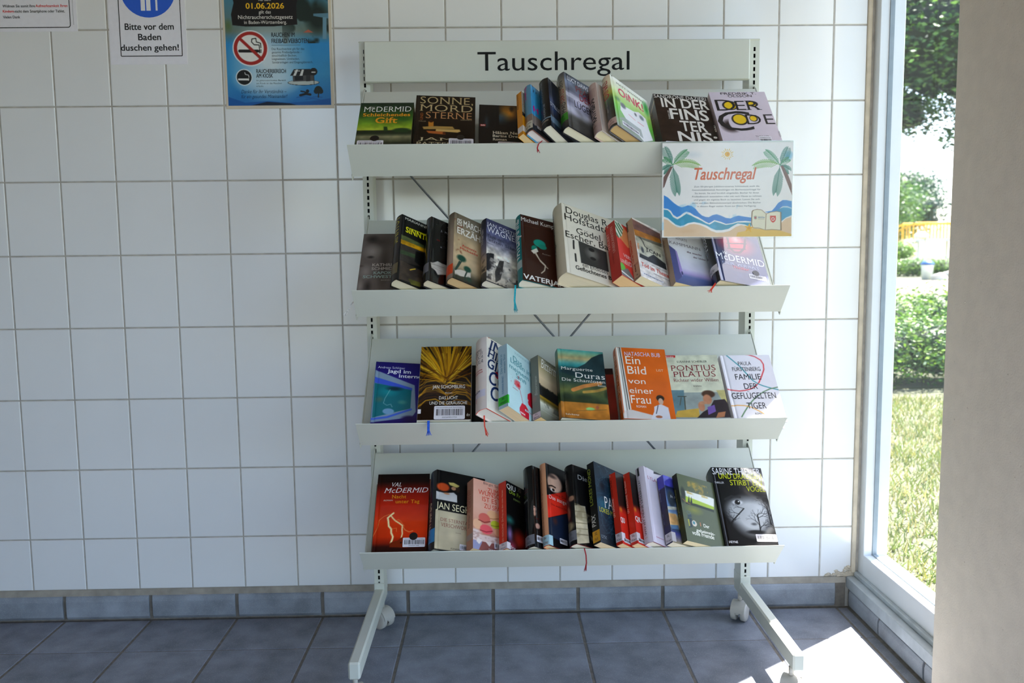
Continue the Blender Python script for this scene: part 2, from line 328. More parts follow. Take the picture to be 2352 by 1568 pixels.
BOOKS={
'gift_back':((1,1.002,0.03,0.0,-0.0001,0.0,0.125,0.185,0.028),'p','brown-edged book almost hidden behind the green castle paperback at the top left','#b8904a','#8a6428',
  [('fill','#8a6428')],
  [('fill','#9a7030')],
  [],
  [],[],[],None),
'gift':((1,1.0093,0.066,0.0006,0.0,1.2063,0.127,0.19,0.028),'p','green-and-black paperback showing a castle under a yellow-green sky, leftmost on the top tray','#d9cba8','#20301a',
  [('vg',[(0,'#14281a'),(0.12,'#1c3a18'),(0.3,'#35601c'),(0.48,'#86a820'),(0.56,'#c2d038'),(0.585,'#1a2410'),(0.64,'#23301a'),(0.7,'#8a8560'),(0.78,'#55573a'),(0.86,'#1c2212'),(1,'#0c120a')]),('nz',7,0.5,3),('e',0.846,0.074,0.226,0.107,'#102414',0.9,0.8),('e',0.797,0.348,0.203,0.062,'#1f5a1a',0.8,0.6),('p',[(0.492,0.591),(0.48,0.489),(0.497,0.506),(0.508,0.489),(0.528,0.506),(0.544,0.49),(0.568,0.591)],'#24401a',1),('e',0.817,0.574,0.201,0.056,'#1d3a16',0.4,1),('e',0.345,0.729,0.108,0.016,'#2a2a18',0.6,1)],
  [('fill','#2a3a18')],
  [('McDERMID',9.4,153.6,121.8,153.6,20.2,'#f4f2ea','S'),('Val',27.0,164.4,35.0,164.4,9.7,'#f4f2ea','si'),('Schleichendes',9.2,135.3,120.7,135.3,12.0,'#f0a01e','B'),('Gift',40.3,108.7,92.3,108.7,21.6,'#f0a01e','B')],
  [],[(4.7,8.6,65.0,42.7)],[(33.6,40.9,54.3,59.2)],None),
'sonne':((1,1.1415,0.066,0.0,3.0,0.0,0.142,0.2145,0.056),'h','dark brown hardcover with raised gold capitals above brass cartridges, on the top tray','#e0d4b4','#16100a',
  [('fill','#17110c'),('nz',9,0.5,5),('scr',40,'#3a2e20',0.0035,0.5,7),('p',[(0.239,0.606),(0.228,0.474),(0.271,0.446),(0.313,0.471),(0.321,0.603)],'#c07a28',1),('e',0.272,0.467,0.04,0.022,'#3a1c08',0.2,1),('p',[(0.139,0.566),(0.35,0.549),(0.629,0.548),(0.663,0.59),(0.158,0.609)],'#b08a48',1),('p',[(0.361,0.601),(0.745,0.596),(0.762,0.63),(0.714,0.649),(0.355,0.636)],'#d0a860',1),('p',[(0.201,0.633),(0.485,0.64),(0.52,0.691),(0.244,0.675)],'#b5602a',1),('e',0.495,0.666,0.029,0.028,'#5a2a10',0.3,1)],
  [('fill','#1a140e')],
  [('SONNE,',10.1,182.6,136.4,182.6,27.2,'#bfa878','S'),('MORD',10.2,153.2,135.4,153.2,25.9,'#bfa878','S'),('STERNE',25.5,125.6,133.8,125.6,24.7,'#c08a5a','S'),('UND',19.2,118.5,19.2,145.4,6.5,'#b5602a','S'),('THRILLER',9.7,111.6,27.1,111.6,3.8,'#9a8a70','s'),('EHRENWIRTH',108.0,121.0,133.8,121.0,3.4,'#b0a080','s'),('JAMES',11.9,43.4,138.6,43.4,10.2,'#c8b890','S'),('PATTERSON',7.6,25.3,143.3,25.3,11.6,'#c8b890','S')],
  [],[(81.8,22.3,138.3,53.1)],[(99.2,49.1,117.9,65.8)],None),
'nesser':((1,1.2925,0.053,0.0,3.2726,0.0,0.123,0.1935,0.044),'p','dark paperback with tree silhouettes against an orange and blue glow','#cdb98a','#1a120c',
  [('fill','#150f0c'),('e',0.572,0.133,0.254,0.221,'#d08a24',0.9,1),('e',0.393,0.261,0.233,0.16,'#3c6078',0.9,0.8),('e',0.258,0.287,0.096,0.217,'#0f0d0c',0.5,1),('e',0.141,0.351,0.058,0.197,'#2f4450',0.9,0.7),('l',[(0.256,0.426),(0.26,0.023)],0.035,'#0d0b0a',1),('l',[(0.352,0.422),(0.349,0.019)],0.043,'#0d0b0a',1),('e',0.318,0.123,0.117,0.101,'#14100c',0.9,0.8),('e',0.632,0.069,0.059,0.082,'#2a1a0a',0.7,0.8),('r',0,0.46,1,1,'#120c0a'),('nz',10,0.3,8),('p',[(0.019,0.396),(0.124,0.392),(0.124,0.431),(0.019,0.435)],'#b8261c',1)],
  [('fill','#1a1410')],
  [('Håkan Nesser',31.7,81.9,113.4,81.9,9.8,'#e6dcc4','B'),('Barins Dreieck',31.7,70.3,113.0,70.3,8.9,'#e6dcc4','B'),('Roman',31.6,58.0,64.8,58.0,8.1,'#e6dcc4','B'),('btb',4.2,111.2,13.8,111.2,4.6,'#f0e0d8','b')],
  [],[(43.8,26.2,99.9,53.9)],[],None),
'orange':((1,1.3922,0.1137,0.0,45.7524,0.0,0.12,0.1595,0.016),'p','thin orange paperback with a white band on its narrow spine','#e8c890','#e08a10',
  [('fill','#e8980f'),('r',0,0,0.75,0.5,'#d8d0bc'),('hatch',0.0,0.0,0.75,0.5,0.02,'#2a221a'),('r',0,0.5,0.75,0.58,'#2a221c'),('r',0,0.8,1,0.93,'#efe6dc')],
  [('fill','#ea990f'),('r',0,0.8,1,0.93,'#efe6dc')],
  [],
  [('KONGOS SPARRIS',17.0,99.5,17.0,163.8,5.1,'#8a4a10','s'),('Roman',11.9,99.7,11.9,118.5,2.3,'#8a4a10','s')],[],[],None),
'blue_h':((1,1.4136,0.1244,0.0,43.3601,0.0,0.1138,0.1705,0.0217),'h','sky-blue hardcover with magenta lettering and a grey lower band','#efe2dc','#8a5a4a',
  [('fill','#3aa0d8'),('nz',5,0.15,2),('r',0,0.66,1,0.86,'#8a7c74'),('r',0,0.86,1,1,'#2b2d33')],
  [('fill','#5a9cc0'),('r',0,0.66,1,0.86,'#8d7a6c'),('r',0,0.86,1,1,'#2b2d33')],
  [('H',4.8,72.5,21.0,72.5,20.4,'#e0188a','b'),('11',7.8,147.1,18.0,147.1,9.0,'#1c2030','b')],
  [('Sonderzug',14.3,119.0,14.3,175.2,9.0,'#d0188a','b'),('Frauen auf Fahrt',16.3,71.2,16.3,116.6,4.8,'#2a4a6a','s'),('Roman',14.7,42.0,14.7,59.7,3.0,'#5a3a2a','s')],[(14.1,17.7,26.1,26.4)],[],((8.1,34.3),'#cfc8b4',['Krimi','BTB'],0,'#2a3a30')),
'darkblue':((1,1.4541,0.1364,0.0,48.7084,0.0,0.12,0.179,0.0265),'h','near-black hardcover with blue light streaks, left of the stormy sea book','#f0ead6','#14161c',
  [('fill','#101828'),('nz',4,0.8,11),('e',0.049,0.455,0.144,0.149,'#5a6a94',0.9,0.7),('e',0.111,0.617,0.18,0.146,'#1f3f70',0.9,0.7),('vb',0.78,0.9,'#8aa8bc',0.6)],
  [('fill','#0f1114'),('nz',5,0.7,4),('r',0,0.82,1,0.84,'#9ab4c4'),('r',0,0.86,0.8,0.9,'#8a7a6a')],
  [('STILLE',-1.5,75.9,36.5,75.9,13.4,'#c8ccd8','s')],
  [('MOOSMAYER',15.2,94.0,15.2,170.3,5.8,'#6a7078','s'),('ANDREA SIE',11.5,33.5,11.5,83.9,5.1,'#8a929c','s')],[],[],None),
'luegen':((1,1.493,0.1335,0.0,34.0677,0.0,0.1299,0.2065,0.0255),'h','grey stormy sea hardcover with red and black capitals','#f0e8cc','#1c1c22',
  [('vg',[(0,'#39414f'),(0.15,'#6a7488'),(0.3,'#55566a'),(0.42,'#b4b0c0'),(0.52,'#8a88a0'),(0.7,'#9a98a0'),(0.8,'#4a4844'),(1,'#2c2a28')]),('nz',6,0.6,21),('vb',0.36,0.44,'#dcd8e4',0.5),('e',0.173,0.712,0.154,0.062,'#b8b0d0',0.9,0.5)],
  [('vg',[(0,'#3c424c'),(0.15,'#8a8478'),(0.3,'#b8a890'),(0.75,'#a89c90'),(0.85,'#5a5650'),(1,'#2a2826')])],
  [('LUCY DAWSON',8.8,181.1,88.2,181.1,16.4,'#e0e0e6','s'),('PFAD',32.0,152.6,82.0,152.6,23.2,'#7a1c22','s'),('DER',40.9,124.7,75.6,124.7,25.0,'#a82028','s'),('LÜGEN',22.8,87.6,78.1,87.6,24.4,'#1c1a20','s')],
  [('PFAD',2.8,53.9,2.8,92.9,11.3,'#1c1a18','s'),('DER LÜ',4.4,96.2,4.4,142.7,11.5,'#a82020','s'),('GEN',5.6,146.0,5.6,175.9,11.7,'#1c1a18','s'),('LUCY DAWSON',26.3,88.6,26.3,172.7,6.8,'#3a3a3c','s')],[],[],((24.7,51.4),'#3a9a1c',['SL','DAW'],0,'#123a0a')),
'rath':((1,1.567,0.1206,0.0,37.7687,0.0,0.118,0.1825,0.0256),'h','pale pink hardcover with tall black capitals on its rounded spine','#efe2bc','#d8ccc4',
  [('fill','#cdbcae'),('nz',4,0.15,3)],
  [('fill','#cfb4a8'),('r',0.1,0.1,0.85,0.3,'#c0a297'),('r',0,0.83,1,1,'#c8aca4')],
  [],
  [('RATH&RAI',12.0,41.4,12.0,126.4,16.3,'#15120f','b'),('ROTBUCH',21.6,148.1,21.6,185.5,3.0,'#4a3a34','s'),('SL',24.0,33.9,15.7,33.9,4.2,'#5a2a1c','si'),('Rath',29.4,23.3,12.0,23.3,5.2,'#5a2a1c','si')],[],[],None),
'oink':((1,1.5994,0.1359,0.0,37.9666,0.0,0.125,0.192,0.0267),'h','white and green hardcover with a spotted piglet photo and magenta title','#d9b478','#2c2c30',
  [('vg',[(0,'#f2f0e4'),(0.2,'#e6ecc0'),(0.4,'#a8d058'),(0.62,'#62b832'),(1,'#8a8c84')]),('nz',4,0.2,6),('e',0.119,0.438,0.101,0.068,'#3f7a3a',0.8,0.8),('e',0.904,0.205,0.11,0.188,'#1c9a28',0.8,1),('p',[(0.196,0.435),(0.2,0.532),(0.35,0.489),(0.535,0.467),(0.667,0.405),(0.843,0.439),(0.884,0.634),(0.94,0.816),(0.666,0.974),(0.44,0.866),(0.275,0.763),(0.153,0.636)],'#ece8e6',1),('e',0.244,0.508,0.087,0.067,'#4a4c54',0.5,1),('e',0.724,0.493,0.076,0.057,'#6a747c',0.5,1),('e',0.563,0.511,0.045,0.045,'#5a5258',0.6,1),('p',[(0.06,0.841),(0.216,0.747),(0.644,0.759),(0.668,0.917),(0.559,0.899),(0.148,0.831)],'#8f9690',0.8),('l',[(0.372,0.614),(0.519,0.642)],0.018,'#d87a80',0.7),('l',[(0.597,0.64),(0.738,0.642)],0.018,'#d87a80',0.7)],
  [('vg',[(0,'#e8d4b8'),(0.2,'#efe2b8'),(0.35,'#c0b840'),(0.48,'#3a6a2c'),(0.6,'#20301c'),(0.8,'#2c2a20'),(1,'#3a3428')]),('nz',8,0.4,9)],
  [('MATT WHYMAN',20.0,170.5,107.8,170.5,7.3,'#4a4a4a','s'),('OiNK!',21.6,130.9,103.1,130.9,28.1,'#d8184a','b')],
  [('OiNK!',8.1,106.9,8.1,171.5,17.7,'#b8141c','b'),('MATT WHYMAN',16.1,59.1,16.1,110.5,3.5,'#cfd4cc','s')],[(18.2,15.4,71.5,30.4)],[],((7.8,29.8),'#d8b4a8',['SL','WHYM'],0,'#4a1a14')),
'finster':((1,1.713,0.066,0.0,5.0,0.0,0.135,0.213,0.046),'p','dark brown book with torn white paper capitals, above the laminated sign','#d8ccb4','#14100e',
  [('fill','#261d18'),('nz',10,0.5,4),('r',0,0,1,0.05,'#120e0c')],
  [('fill','#15130f'),('r',0,0.11,1,0.16,'#cfc0a0'),('r',0,0.2,1,0.95,'#1a2a1a')],
  [('SANDRONE DAZIERI',1.5,201.7,130.2,201.7,12.9,'#e8e4dc','s'),('IN DER',16.3,162.2,138.0,162.2,34.8,'#efe8dc','b'),('FINS',32.3,117.4,125.2,117.4,40.0,'#efe8dc','b'),('TER',50.9,73.5,114.4,73.5,37.9,'#efe8dc','b'),('NIS:',40.3,34.4,143.4,34.4,36.0,'#efe8dc','b'),('THRILLER',31.0,115.4,31.0,149.6,3.8,'#d8d0c4','s'),('PIPER',138.3,100.6,138.3,76.2,4.4,'#e0d8cc','b')],
  [('SANDRONE DAZIERI',31.0,86.6,31.0,185.5,17.9,'#c0aa60','s')],[(7.5,-8.4,47.0,31.6)],[],None),
'code':((1,1.852,0.066,0.001,0.0,1.2819,0.137,0.2235,0.046),'p','pale lilac book with black and yellow lettering, right end of the top tray','#e0dcd4','#c8bcc4',
  [('fill','#ddcfd6'),('nz',3,0.06,5),('e',0.216,0.616,0.199,0.134,'#2a1c18',0.55,1),('e',0.355,0.561,0.167,0.162,'#ddcfd6',0.1,1),('e',0.305,0.251,0.141,0.089,'#1c1814',0.1,1),('e',0.312,0.251,0.113,0.071,'#f2c800',0.1,1),('e',0.712,0.226,0.1,0.057,'#1c1814',0.1,1),('e',0.695,0.23,0.073,0.043,'#f2c800',0.1,1),('e',0.4,0.504,0.147,0.105,'#1c1814',0.08,1),('e',0.401,0.5,0.117,0.084,'#f2c800',0.08,1),('e',0.643,0.488,0.076,0.059,'#1c1814',0.1,1),('e',0.638,0.488,0.059,0.046,'#f2c800',0.1,1)],
  [('fill','#d8c8d0')],
  [('FREDRIK T.',27.9,214.0,114.3,214.0,8.8,'#2a2628','s'),('OLSSON',43.9,201.2,101.8,201.2,9.8,'#2a2628','s'),('D',8.1,146.2,55.0,146.2,45.1,'#1c1814','S'),('E',55.0,147.8,78.6,147.8,38.2,'#1c1814','S'),('R',79.4,148.4,116.0,148.4,38.2,'#1c1814','S'),('C',-0.0,67.0,82.4,67.0,76.5,'#1c1814','S'),('DE',69.8,91.2,137.8,91.2,38.9,'#1c1814','S'),('THRILLER',78.2,42.4,110.2,42.4,4.9,'#2a2628','s'),('PIPER',137.8,63.1,137.8,41.8,4.2,'#8a7c84','s')],
  [],[(85.0,0.9,114.3,45.0)],[],None),
'kath':((2,1.0055,0.068,0.0009,0.037,1.3423,0.1239,0.208,0.04),'p','blurred grey-brown portrait paperback, leftmost on the second tray from the top','#cfc4b4','#8a8078',
  [('fill','#675c55'),('e',0.325,0.134,0.333,0.135,'#4a403a',0.9,1),('e',0.182,0.09,0.157,0.085,'#2c2622',0.9,1),('e',0.212,0.301,0.213,0.148,'#95897f',0.9,1),('e',0.186,0.392,0.089,0.029,'#2e2824',0.8,1),('e',0.026,0.537,0.077,0.025,'#4a403a',0.8,1),('e',0.125,0.626,0.152,0.142,'#978b82',0.9,0.8),('e',0.458,0.565,0.133,0.407,'#3c332e',0.9,0.8),('e',0.198,0.862,0.093,0.123,'#2c2622',0.9,0.8),('e',0.049,0.86,0.074,0.153,'#8d8178',0.9,1)],
  [('fill','#6a6058')],
  [('KATHRIN',29.3,95.2,85.9,95.2,9.1,'#b8aca0','b'),('SCHMIDT',28.7,82.5,86.8,82.5,9.0,'#b8aca0','b'),('KAPOKS',34.6,68.9,83.0,68.9,8.9,'#96aaa0','b'),('SCHWESTERN',10.5,56.1,107.2,56.1,8.9,'#96aaa0','b'),('ROMAN',54.3,47.1,78.6,47.1,3.9,'#a89c90','s')],
  [],[],[],None),
'sinn':((2,1.1045,0.1234,0.0,33.3939,0.0,0.132,0.2135,0.0315),'h','black hardcover with a yellow title above a green and gold seascape band','#efe4c4','#17150f',
  [('fill','#0d0c0b'),('p',[(0.019,0.319),(0.477,0.337),(0.481,0.391),(0.02,0.401)],'#566034',1),('p',[(0.019,0.394),(0.48,0.384),(0.491,0.446),(0.021,0.459)],'#c08c10',1),('p',[(0.021,0.459),(0.491,0.446),(0.503,0.671),(0.025,0.737)],'#332d28',1),('p',[(0.027,0.551),(0.491,0.523),(0.496,0.584),(0.026,0.61)],'#3a4a30',1),('p',[(0.033,0.708),(0.509,0.739),(0.527,0.961),(0.041,0.98)],'#463a30',1),('p',[(0.323,0.48),(0.558,0.456),(0.529,0.698),(0.314,0.643)],'#0a0908',1),('p',[(0.215,0.926),(0.454,0.912),(0.459,0.974),(0.278,0.991)],'#5f5c24',1),('nz',12,0.5,2),('l',[(0.242,0.791),(0.28,0.772),(0.335,0.749)],0.013,'#e0b83a',1),('l',[(0.211,0.173),(0.681,0.155)],0.012,'#e8dc18',1)],
  [('vg',[(0,'#191410'),(0.5,'#2a2118'),(1,'#241a12')])],
  [('MARIANNE',9.0,199.7,69.5,199.7,7.9,'#d8d8cc','s'),('SINNTOT',12.6,159.1,92.3,159.1,17.9,'#ece01c','B')],
  [('SINNTOT',27.2,121.0,27.2,224.5,24.8,'#b8a81c','S'),('FREDRIKSSON',31.2,77.2,31.2,124.3,8.7,'#a89a50','s')],[],[],((20.8,53.1),'#6a5a36',[],0,'#222')),
'black':((2,1.1748,0.1199,0.0,31.442,0.0,0.13,0.208,0.0282),'h','plain black hardcover with a torn white feather shape low on its glossy cover','#efe2c2','#141416',
  [('fill','#0b0b0c'),('p',[(0.025,0.724),(0.082,0.716),(0.167,0.671),(0.243,0.679),(0.361,0.679),(0.368,0.82),(0.253,0.85),(0.179,0.872),(0.136,0.828),(0.059,0.798)],'#b4aca0',1),('l',[(0.038,0.743),(0.305,0.732)],0.008,'#6a6258',0.7),('l',[(0.064,0.788),(0.25,0.802)],0.007,'#7a7268',0.6),('nz',12,0.3,5)],
  [('fill','#0b0b0c'),('r',0.55,0.1,0.62,0.6,'#2a1410')],
  [('J. K.',25.7,169.4,47.0,169.4,5.9,'#8a8a8c','s'),('im',17.6,134.4,24.6,134.4,5.8,'#8a1c10','s'),('K',27.6,114.8,31.5,114.8,4.2,'#b0b0b0','s')],
  [],[],[],((27.0,55.0),'#77757c',[],0,'#333')),
'maerchen':((2,1.2302,0.1278,0.0,32.7731,0.0,0.135,0.214,0.0303),'h','sandy beige hardcover with green palms, white block title and an orange spine foot','#e0bd88','#2a2620',
  [('vg',[(0,'#5f5444'),(0.18,'#8a7a62'),(0.4,'#c4a880'),(0.62,'#dcbd92'),(0.82,'#b09a78'),(0.92,'#4a4434'),(1,'#2c2a22')]),('nz',7,0.25,8),('p',[(0.039,0.879),(0.151,0.847),(0.345,0.828),(0.347,0.905),(0.154,0.94),(0.041,0.942)],'#d0c6b6',1),('e',0.163,0.674,0.109,0.059,'#1c4636',0.4,1),('l',[(0.125,0.735),(0.087,0.808),(0.05,0.871)],0.019,'#2a4034',1),('l',[(0.159,0.724),(0.104,0.811),(0.061,0.867)],0.015,'#2a4034',1),('e',0.282,0.801,0.089,0.052,'#1c4636',0.4,1),('l',[(0.271,0.843),(0.238,0.913),(0.234,0.982)],0.017,'#2a3a30',1),('e',0.313,0.941,0.068,0.05,'#2c4434',0.7,1),('e',0.065,0.968,0.089,0.05,'#3a3a2a',0.9,1),('ns',16,0.62,'#7a3a24',0.6,4,0.1,0.7,0.0,0.18)],
  [('vg',[(0,'#6a5a4a'),(0.3,'#a8927c'),(0.7,'#b89c88'),(1,'#a08a78')])],
  [('DER',20.4,175.1,20.4,198.8,12.4,'#e8e0d2','b'),('MÄRCHEN',24.9,178.2,92.8,178.2,20.2,'#ece4d6','b'),('ERZÄHLER',8.5,147.3,107.5,147.3,20.8,'#ece4d6','b'),('Antonia',21.3,108.3,61.8,108.3,7.7,'#c0452c','B'),('Michaelis',16.8,97.8,65.1,97.8,7.6,'#c0452c','B')],
  [('MÄRCHENERZÄHLER',30.8,134.5,30.8,225.3,13.1,'#e8dccc','s'),('Antonia Michaelis',25.5,59.0,25.5,92.0,6.8,'#b83a28','s')],[],[],((12.9,43.5),'#ef4c0a',[],0,'#333')),
'wagner':((2,1.3061,0.1166,0.0,29.997,0.0,0.128,0.2035,0.0273),'h','slate-blue hardcover with a snowy ruined tower drawing and white capitals','#f0e8d4','#2a2830',
  [('vg',[(0,'#3c3c5a'),(0.25,'#5f6084'),(0.4,'#9a96a4'),(0.55,'#d8cfc2'),(0.8,'#c8bdae'),(1,'#a09484')]),('p',[(-0.152,0.629),(-0.06,0.585),(-0.04,0.61),(0.043,0.561),(0.158,0.546),(0.15,0.672),(0.134,0.803),(0.021,0.867),(-0.141,0.791)],'#221f24',1),('p',[(0.271,0.62),(0.366,0.6),(0.33,0.776),(0.286,0.913),(0.182,0.988),(0.174,0.822)],'#3c3836',1),('ns',14,0.55,'#d8cfc4',0.7,6,0.45,1,0,1),('nz',14,0.5,3),('ns',20,0.62,'#2a2628',0.7,9,0.6,1,0,1)],
  [('vg',[(0,'#1c1a28'),(0.3,'#3a3850'),(0.5,'#6a6478'),(0.7,'#b49a80'),(0.86,'#a08a70'),(0.87,'#4a423c'),(1,'#3c3630')]),('ns',12,0.6,'#1c181a',0.8,5,0.5,0.85,0,1)],
  [('JAN COSTIN',-0.1,180.5,89.4,180.5,11.2,'#e8e6ec','S'),('WAGNER',0.9,158.7,91.4,158.7,20.1,'#f0eef2','S'),('Tage des',1.7,141.2,46.6,141.2,9.5,'#1c2036','S'),('letzten Schnees',2.5,128.5,98.9,128.5,9.5,'#1c2036','S'),('Roman',3.0,118.7,19.1,118.7,4.0,'#2a2c40','s')],
  [('WAGNER',31.8,119.2,31.8,171.0,18.2,'#c8c0c4','S'),('Tage des letzten Schnees',16.5,112.0,16.5,198.2,9.9,'#a8a0a8','s')],[],[],None),
'vater':((2,1.3879,0.1169,0.0,19.8973,0.0,0.132,0.216,0.0312),'h','dark wood-brown hardcover with a green boxing glove and a teal spine','#f2ecd8','#0f6a6c',
  [('fill','#38190f'),('ns',6,0.5,'#4a2416',0.6,3,0,1,0,1,8),('e',0.351,0.398,0.129,0.066,'#109078',0.2,1),('e',0.405,0.441,0.09,0.041,'#0f8068',0.2,1),('e',0.248,0.496,0.066,0.056,'#0f8068',0.2,1),('p',[(0.178,0.541),(0.287,0.481),(0.322,0.527),(0.233,0.578)],'#d8cfbc',1),('l',[(0.253,0.559),(0.333,0.646),(0.441,0.715),(0.416,0.794),(0.356,0.842)],0.013,'#cdbda4',1),('l',[(0.273,0.555),(0.35,0.673),(0.485,0.751)],0.01,'#cdbda4',1)],
  [('fill','#0f7e80')],
  [('Michael Kumpfmüller',-3.7,193.4,154.4,193.4,13.6,'#eae4dc','s'),('VATERJAHRE',1.8,4.6,132.5,4.6,14.6,'#f4f0ea','b'),('Roman',52.3,95.7,72.6,95.7,4.7,'#a08a7c','s')],
  [('VATERJAHRE',30.1,67.3,30.1,202.5,27.3,'#e8eeea','b'),('KUMPFMÜLLER',58.9,79.0,58.9,215.3,16.0,'#0a5a5c','s')],[],[],((39.3,63.4),'#a8bcb8',[],0,'#333')),
'geb':((2,1.4865,0.1392,0.0,25.0585,0.0,0.1534,0.2305,0.0457),'h','thick cream hardcover with black heading and a small grey square picture','#e6d8b8','#d8ccb2',
  [('fill','#e6dcc8'),('p',[(0.246,0.495),(0.739,0.527),(0.737,0.81),(0.26,0.805)],'#3c3a36',1),('e',0.471,0.624,0.141,0.105,'#7a766e',0.8,1),('e',0.469,0.569,0.06,0.03,'#22201e',0.3,1),('e',0.481,0.692,0.06,0.026,'#22201e',0.3,1),('l',[(0.162,0.519),(0.153,0.635)],0.019,'#1c1a18',1),('l',[(0.173,0.705),(0.173,0.805)],0.019,'#1c1a18',1)],
  [('fill','#dccfb4')],
  [('Douglas R.',11.0,199.7,130.7,199.7,22.5,'#17140f','s'),('Hofstadter',6.4,174.9,142.1,174.9,22.1,'#17140f','s'),('Gödel,',35.1,139.2,106.8,139.2,20.4,'#17140f','s'),('Escher, Bach',4.8,116.3,144.6,116.3,20.9,'#17140f','s'),('ein Endloses',42.8,34.6,109.7,34.6,12.5,'#17140f','s'),('Geflochtenes Band',23.5,19.3,139.4,19.3,12.3,'#17140f','b')],
  [('Douglas R.Hofstadter',36.9,73.2,36.9,215.9,14.0,'#2a261e','s'),('Gödel Escher Bach',57.0,85.8,57.0,218.1,13.2,'#2a261e','s')],[],[],None),
'red':((2,1.6111,0.1277,0.0,38.401,0.0,0.12,0.1805,0.0317),'p','coral red paperback with a striped watermelon motif, right of the thick cream book','#edc28a','#c8392c',
  [('fill','#de3c30'),('e',0.079,0.135,0.169,0.179,'#e9e9dc',0.08,1),('l',[(-0.075,0.152),(0.046,0.298)],0.028,'#2f6e3c',1),('l',[(-0.029,0.061),(0.132,0.261)],0.029,'#2f6e3c',1),('l',[(0.028,0.032),(0.195,0.205)],0.028,'#2f6e3c',1),('l',[(0.102,0.025),(0.234,0.129)],0.029,'#2f6e3c',1),('p',[(0.239,0.037),(0.515,0.221),(0.296,0.409),(0.076,0.29),(0.159,0.24)],'#ea9058',1),('e',0.05,0.847,0.092,0.095,'#62b03a',0.3,1),('p',[(-0.008,0.924),(0.191,0.81),(0.318,0.936),(0.332,0.994),(-0.001,0.985)],'#75716e',1),('l',[(0.012,0.926),(0.295,0.972)],0.023,'#ece8e0',1)],
  [('fill','#c63c30')],
  [('VERLIEBT',14.0,67.0,64.2,67.0,10.9,'#f4dcd4','S'),('in einen',17.3,54.5,51.8,54.5,6.7,'#f4dcd4','si'),('UNBEKANNTEN',2.5,44.0,72.8,44.0,10.4,'#f4dcd4','S')],
  [('VERLIEBT',26.9,96.3,26.9,152.9,7.2,'#eeb0a2','S'),('UNBEKANNTEN',9.6,81.9,9.6,166.6,7.7,'#eeb0a2','S'),('LUCY ROBINSON',17.5,49.8,17.5,86.4,3.8,'#8a2018','s'),('DIANA',22.4,172.2,22.4,183.5,3.3,'#f0d0c8','b')],[],[],None),
'tod':((2,1.6546,0.124,0.0,32.4713,0.0,0.122,0.1925,0.0231),'p','white-framed paperback with a graffiti wall photo and red title','#efdfb8','#e0d4c8',
  [('fill','#eadfd6'),('p',[(-0.016,0.025),(0.707,0.047),(0.703,0.214),(0.012,0.313)],'#7a5048',1),('p',[(-0.003,0.205),(0.665,0.152),(0.695,0.245),(0.011,0.316)],'#b5701c',1),('p',[(0.012,0.313),(0.699,0.23),(0.711,0.578),(0.034,0.612)],'#b9b5a2',1),('p',[(0.018,0.314),(0.699,0.23),(0.681,0.296),(0.139,0.332)],'#6a675c',1),('p',[(0.055,0.605),(0.269,0.606),(0.424,0.51),(0.711,0.578),(0.709,0.682),(0.038,0.677)],'#2c2c2e',1),('p',[(0.035,0.441),(0.077,0.426),(0.064,0.539),(0.024,0.544)],'#d89a70',1),('e',0.146,0.521,0.043,0.068,'#3c4048',0.5,1),('l',[(0.131,0.307),(0.196,0.368),(0.22,0.433),(0.293,0.454)],0.014,'#1c1c1c',1),('nz',16,0.3,4)],
  [('fill','#cda98a'),('ns',8,0.6,'#b07868',0.5,5,0.75,1,0,1)],
  [('J.CAN',29.1,95.3,73.4,95.3,11.4,'#1a1a1a','b'),('MICHAEL MOTI',40.2,52.1,86.5,52.1,2.8,'#3a302c','s'),('Tod im Theaterhaus',6.7,35.8,119.6,35.8,12.5,'#d04a34','B'),('KRIMINALROMAN',42.0,26.2,93.4,26.2,2.9,'#5a3a34','s')],
  [('Tod im Theaterhaus',14.9,52.5,14.9,127.5,6.5,'#c4452c','B'),('MICHAEL MOTI',12.0,23.6,12.0,46.4,3.7,'#2a2420','b'),('KOMMISSAR',17.5,159.3,17.5,192.1,4.9,'#2a2420','b'),('SL',13.6,11.4,7.4,11.4,3.2,'#2a2420','b'),('Mori',19.9,1.1,2.9,1.1,6.0,'#3a2a24','s')],[(6.2,9.3,67.8,15.3)],[],None),
'kamp':((2,1.7365,0.1024,0.0,19.2461,0.0,0.122,0.1885,0.0224),'p','beige-spined paperback with a lavender misty street cover, below the laminated sign','#ecd29c','#c4b8ac',
  [('vg',[(0,'#d8d8de'),(0.5,'#dcdce2'),(0.72,'#cfcadc'),(0.8,'#a898c8'),(0.86,'#56649a'),(1,'#46527c')]),('p',[(-0.048,0.341),(0.126,0.426),(0.16,0.704),(0.16,0.882),(0.008,0.998)],'#474a7c',1),('p',[(0.126,0.426),(0.155,0.448),(0.193,0.751),(0.183,0.877),(0.136,0.798)],'#9a84c0',1),('e',0.182,0.816,0.021,0.037,'#2a3060',0.3,1),('nz',4,0.1,3)],
  [('fill','#b59d86')],
  [('RENATE',23.1,145.6,53.7,145.6,8.8,'#55505c','S'),('KAMPMANN',2.3,126.3,86.8,126.3,9.4,'#55505c','S'),('die macht',46.3,108.4,86.7,108.4,5.6,'#6a4a58','B'),('der bilder',61.6,95.5,95.8,95.5,5.6,'#6a4a58','B')],
  [('RENATE KAMPMANN die macht der bilder',19.2,42.5,19.2,151.5,5.9,'#7a4038','s')],[],[],None),
'verrat':((2,1.8382,0.108,0.0,15.6009,0.0,0.13,0.2185,0.036),'h','black-spined navy hardcover with a red glowing lantern, under the laminated sign','#ead8b0','#1a2038',
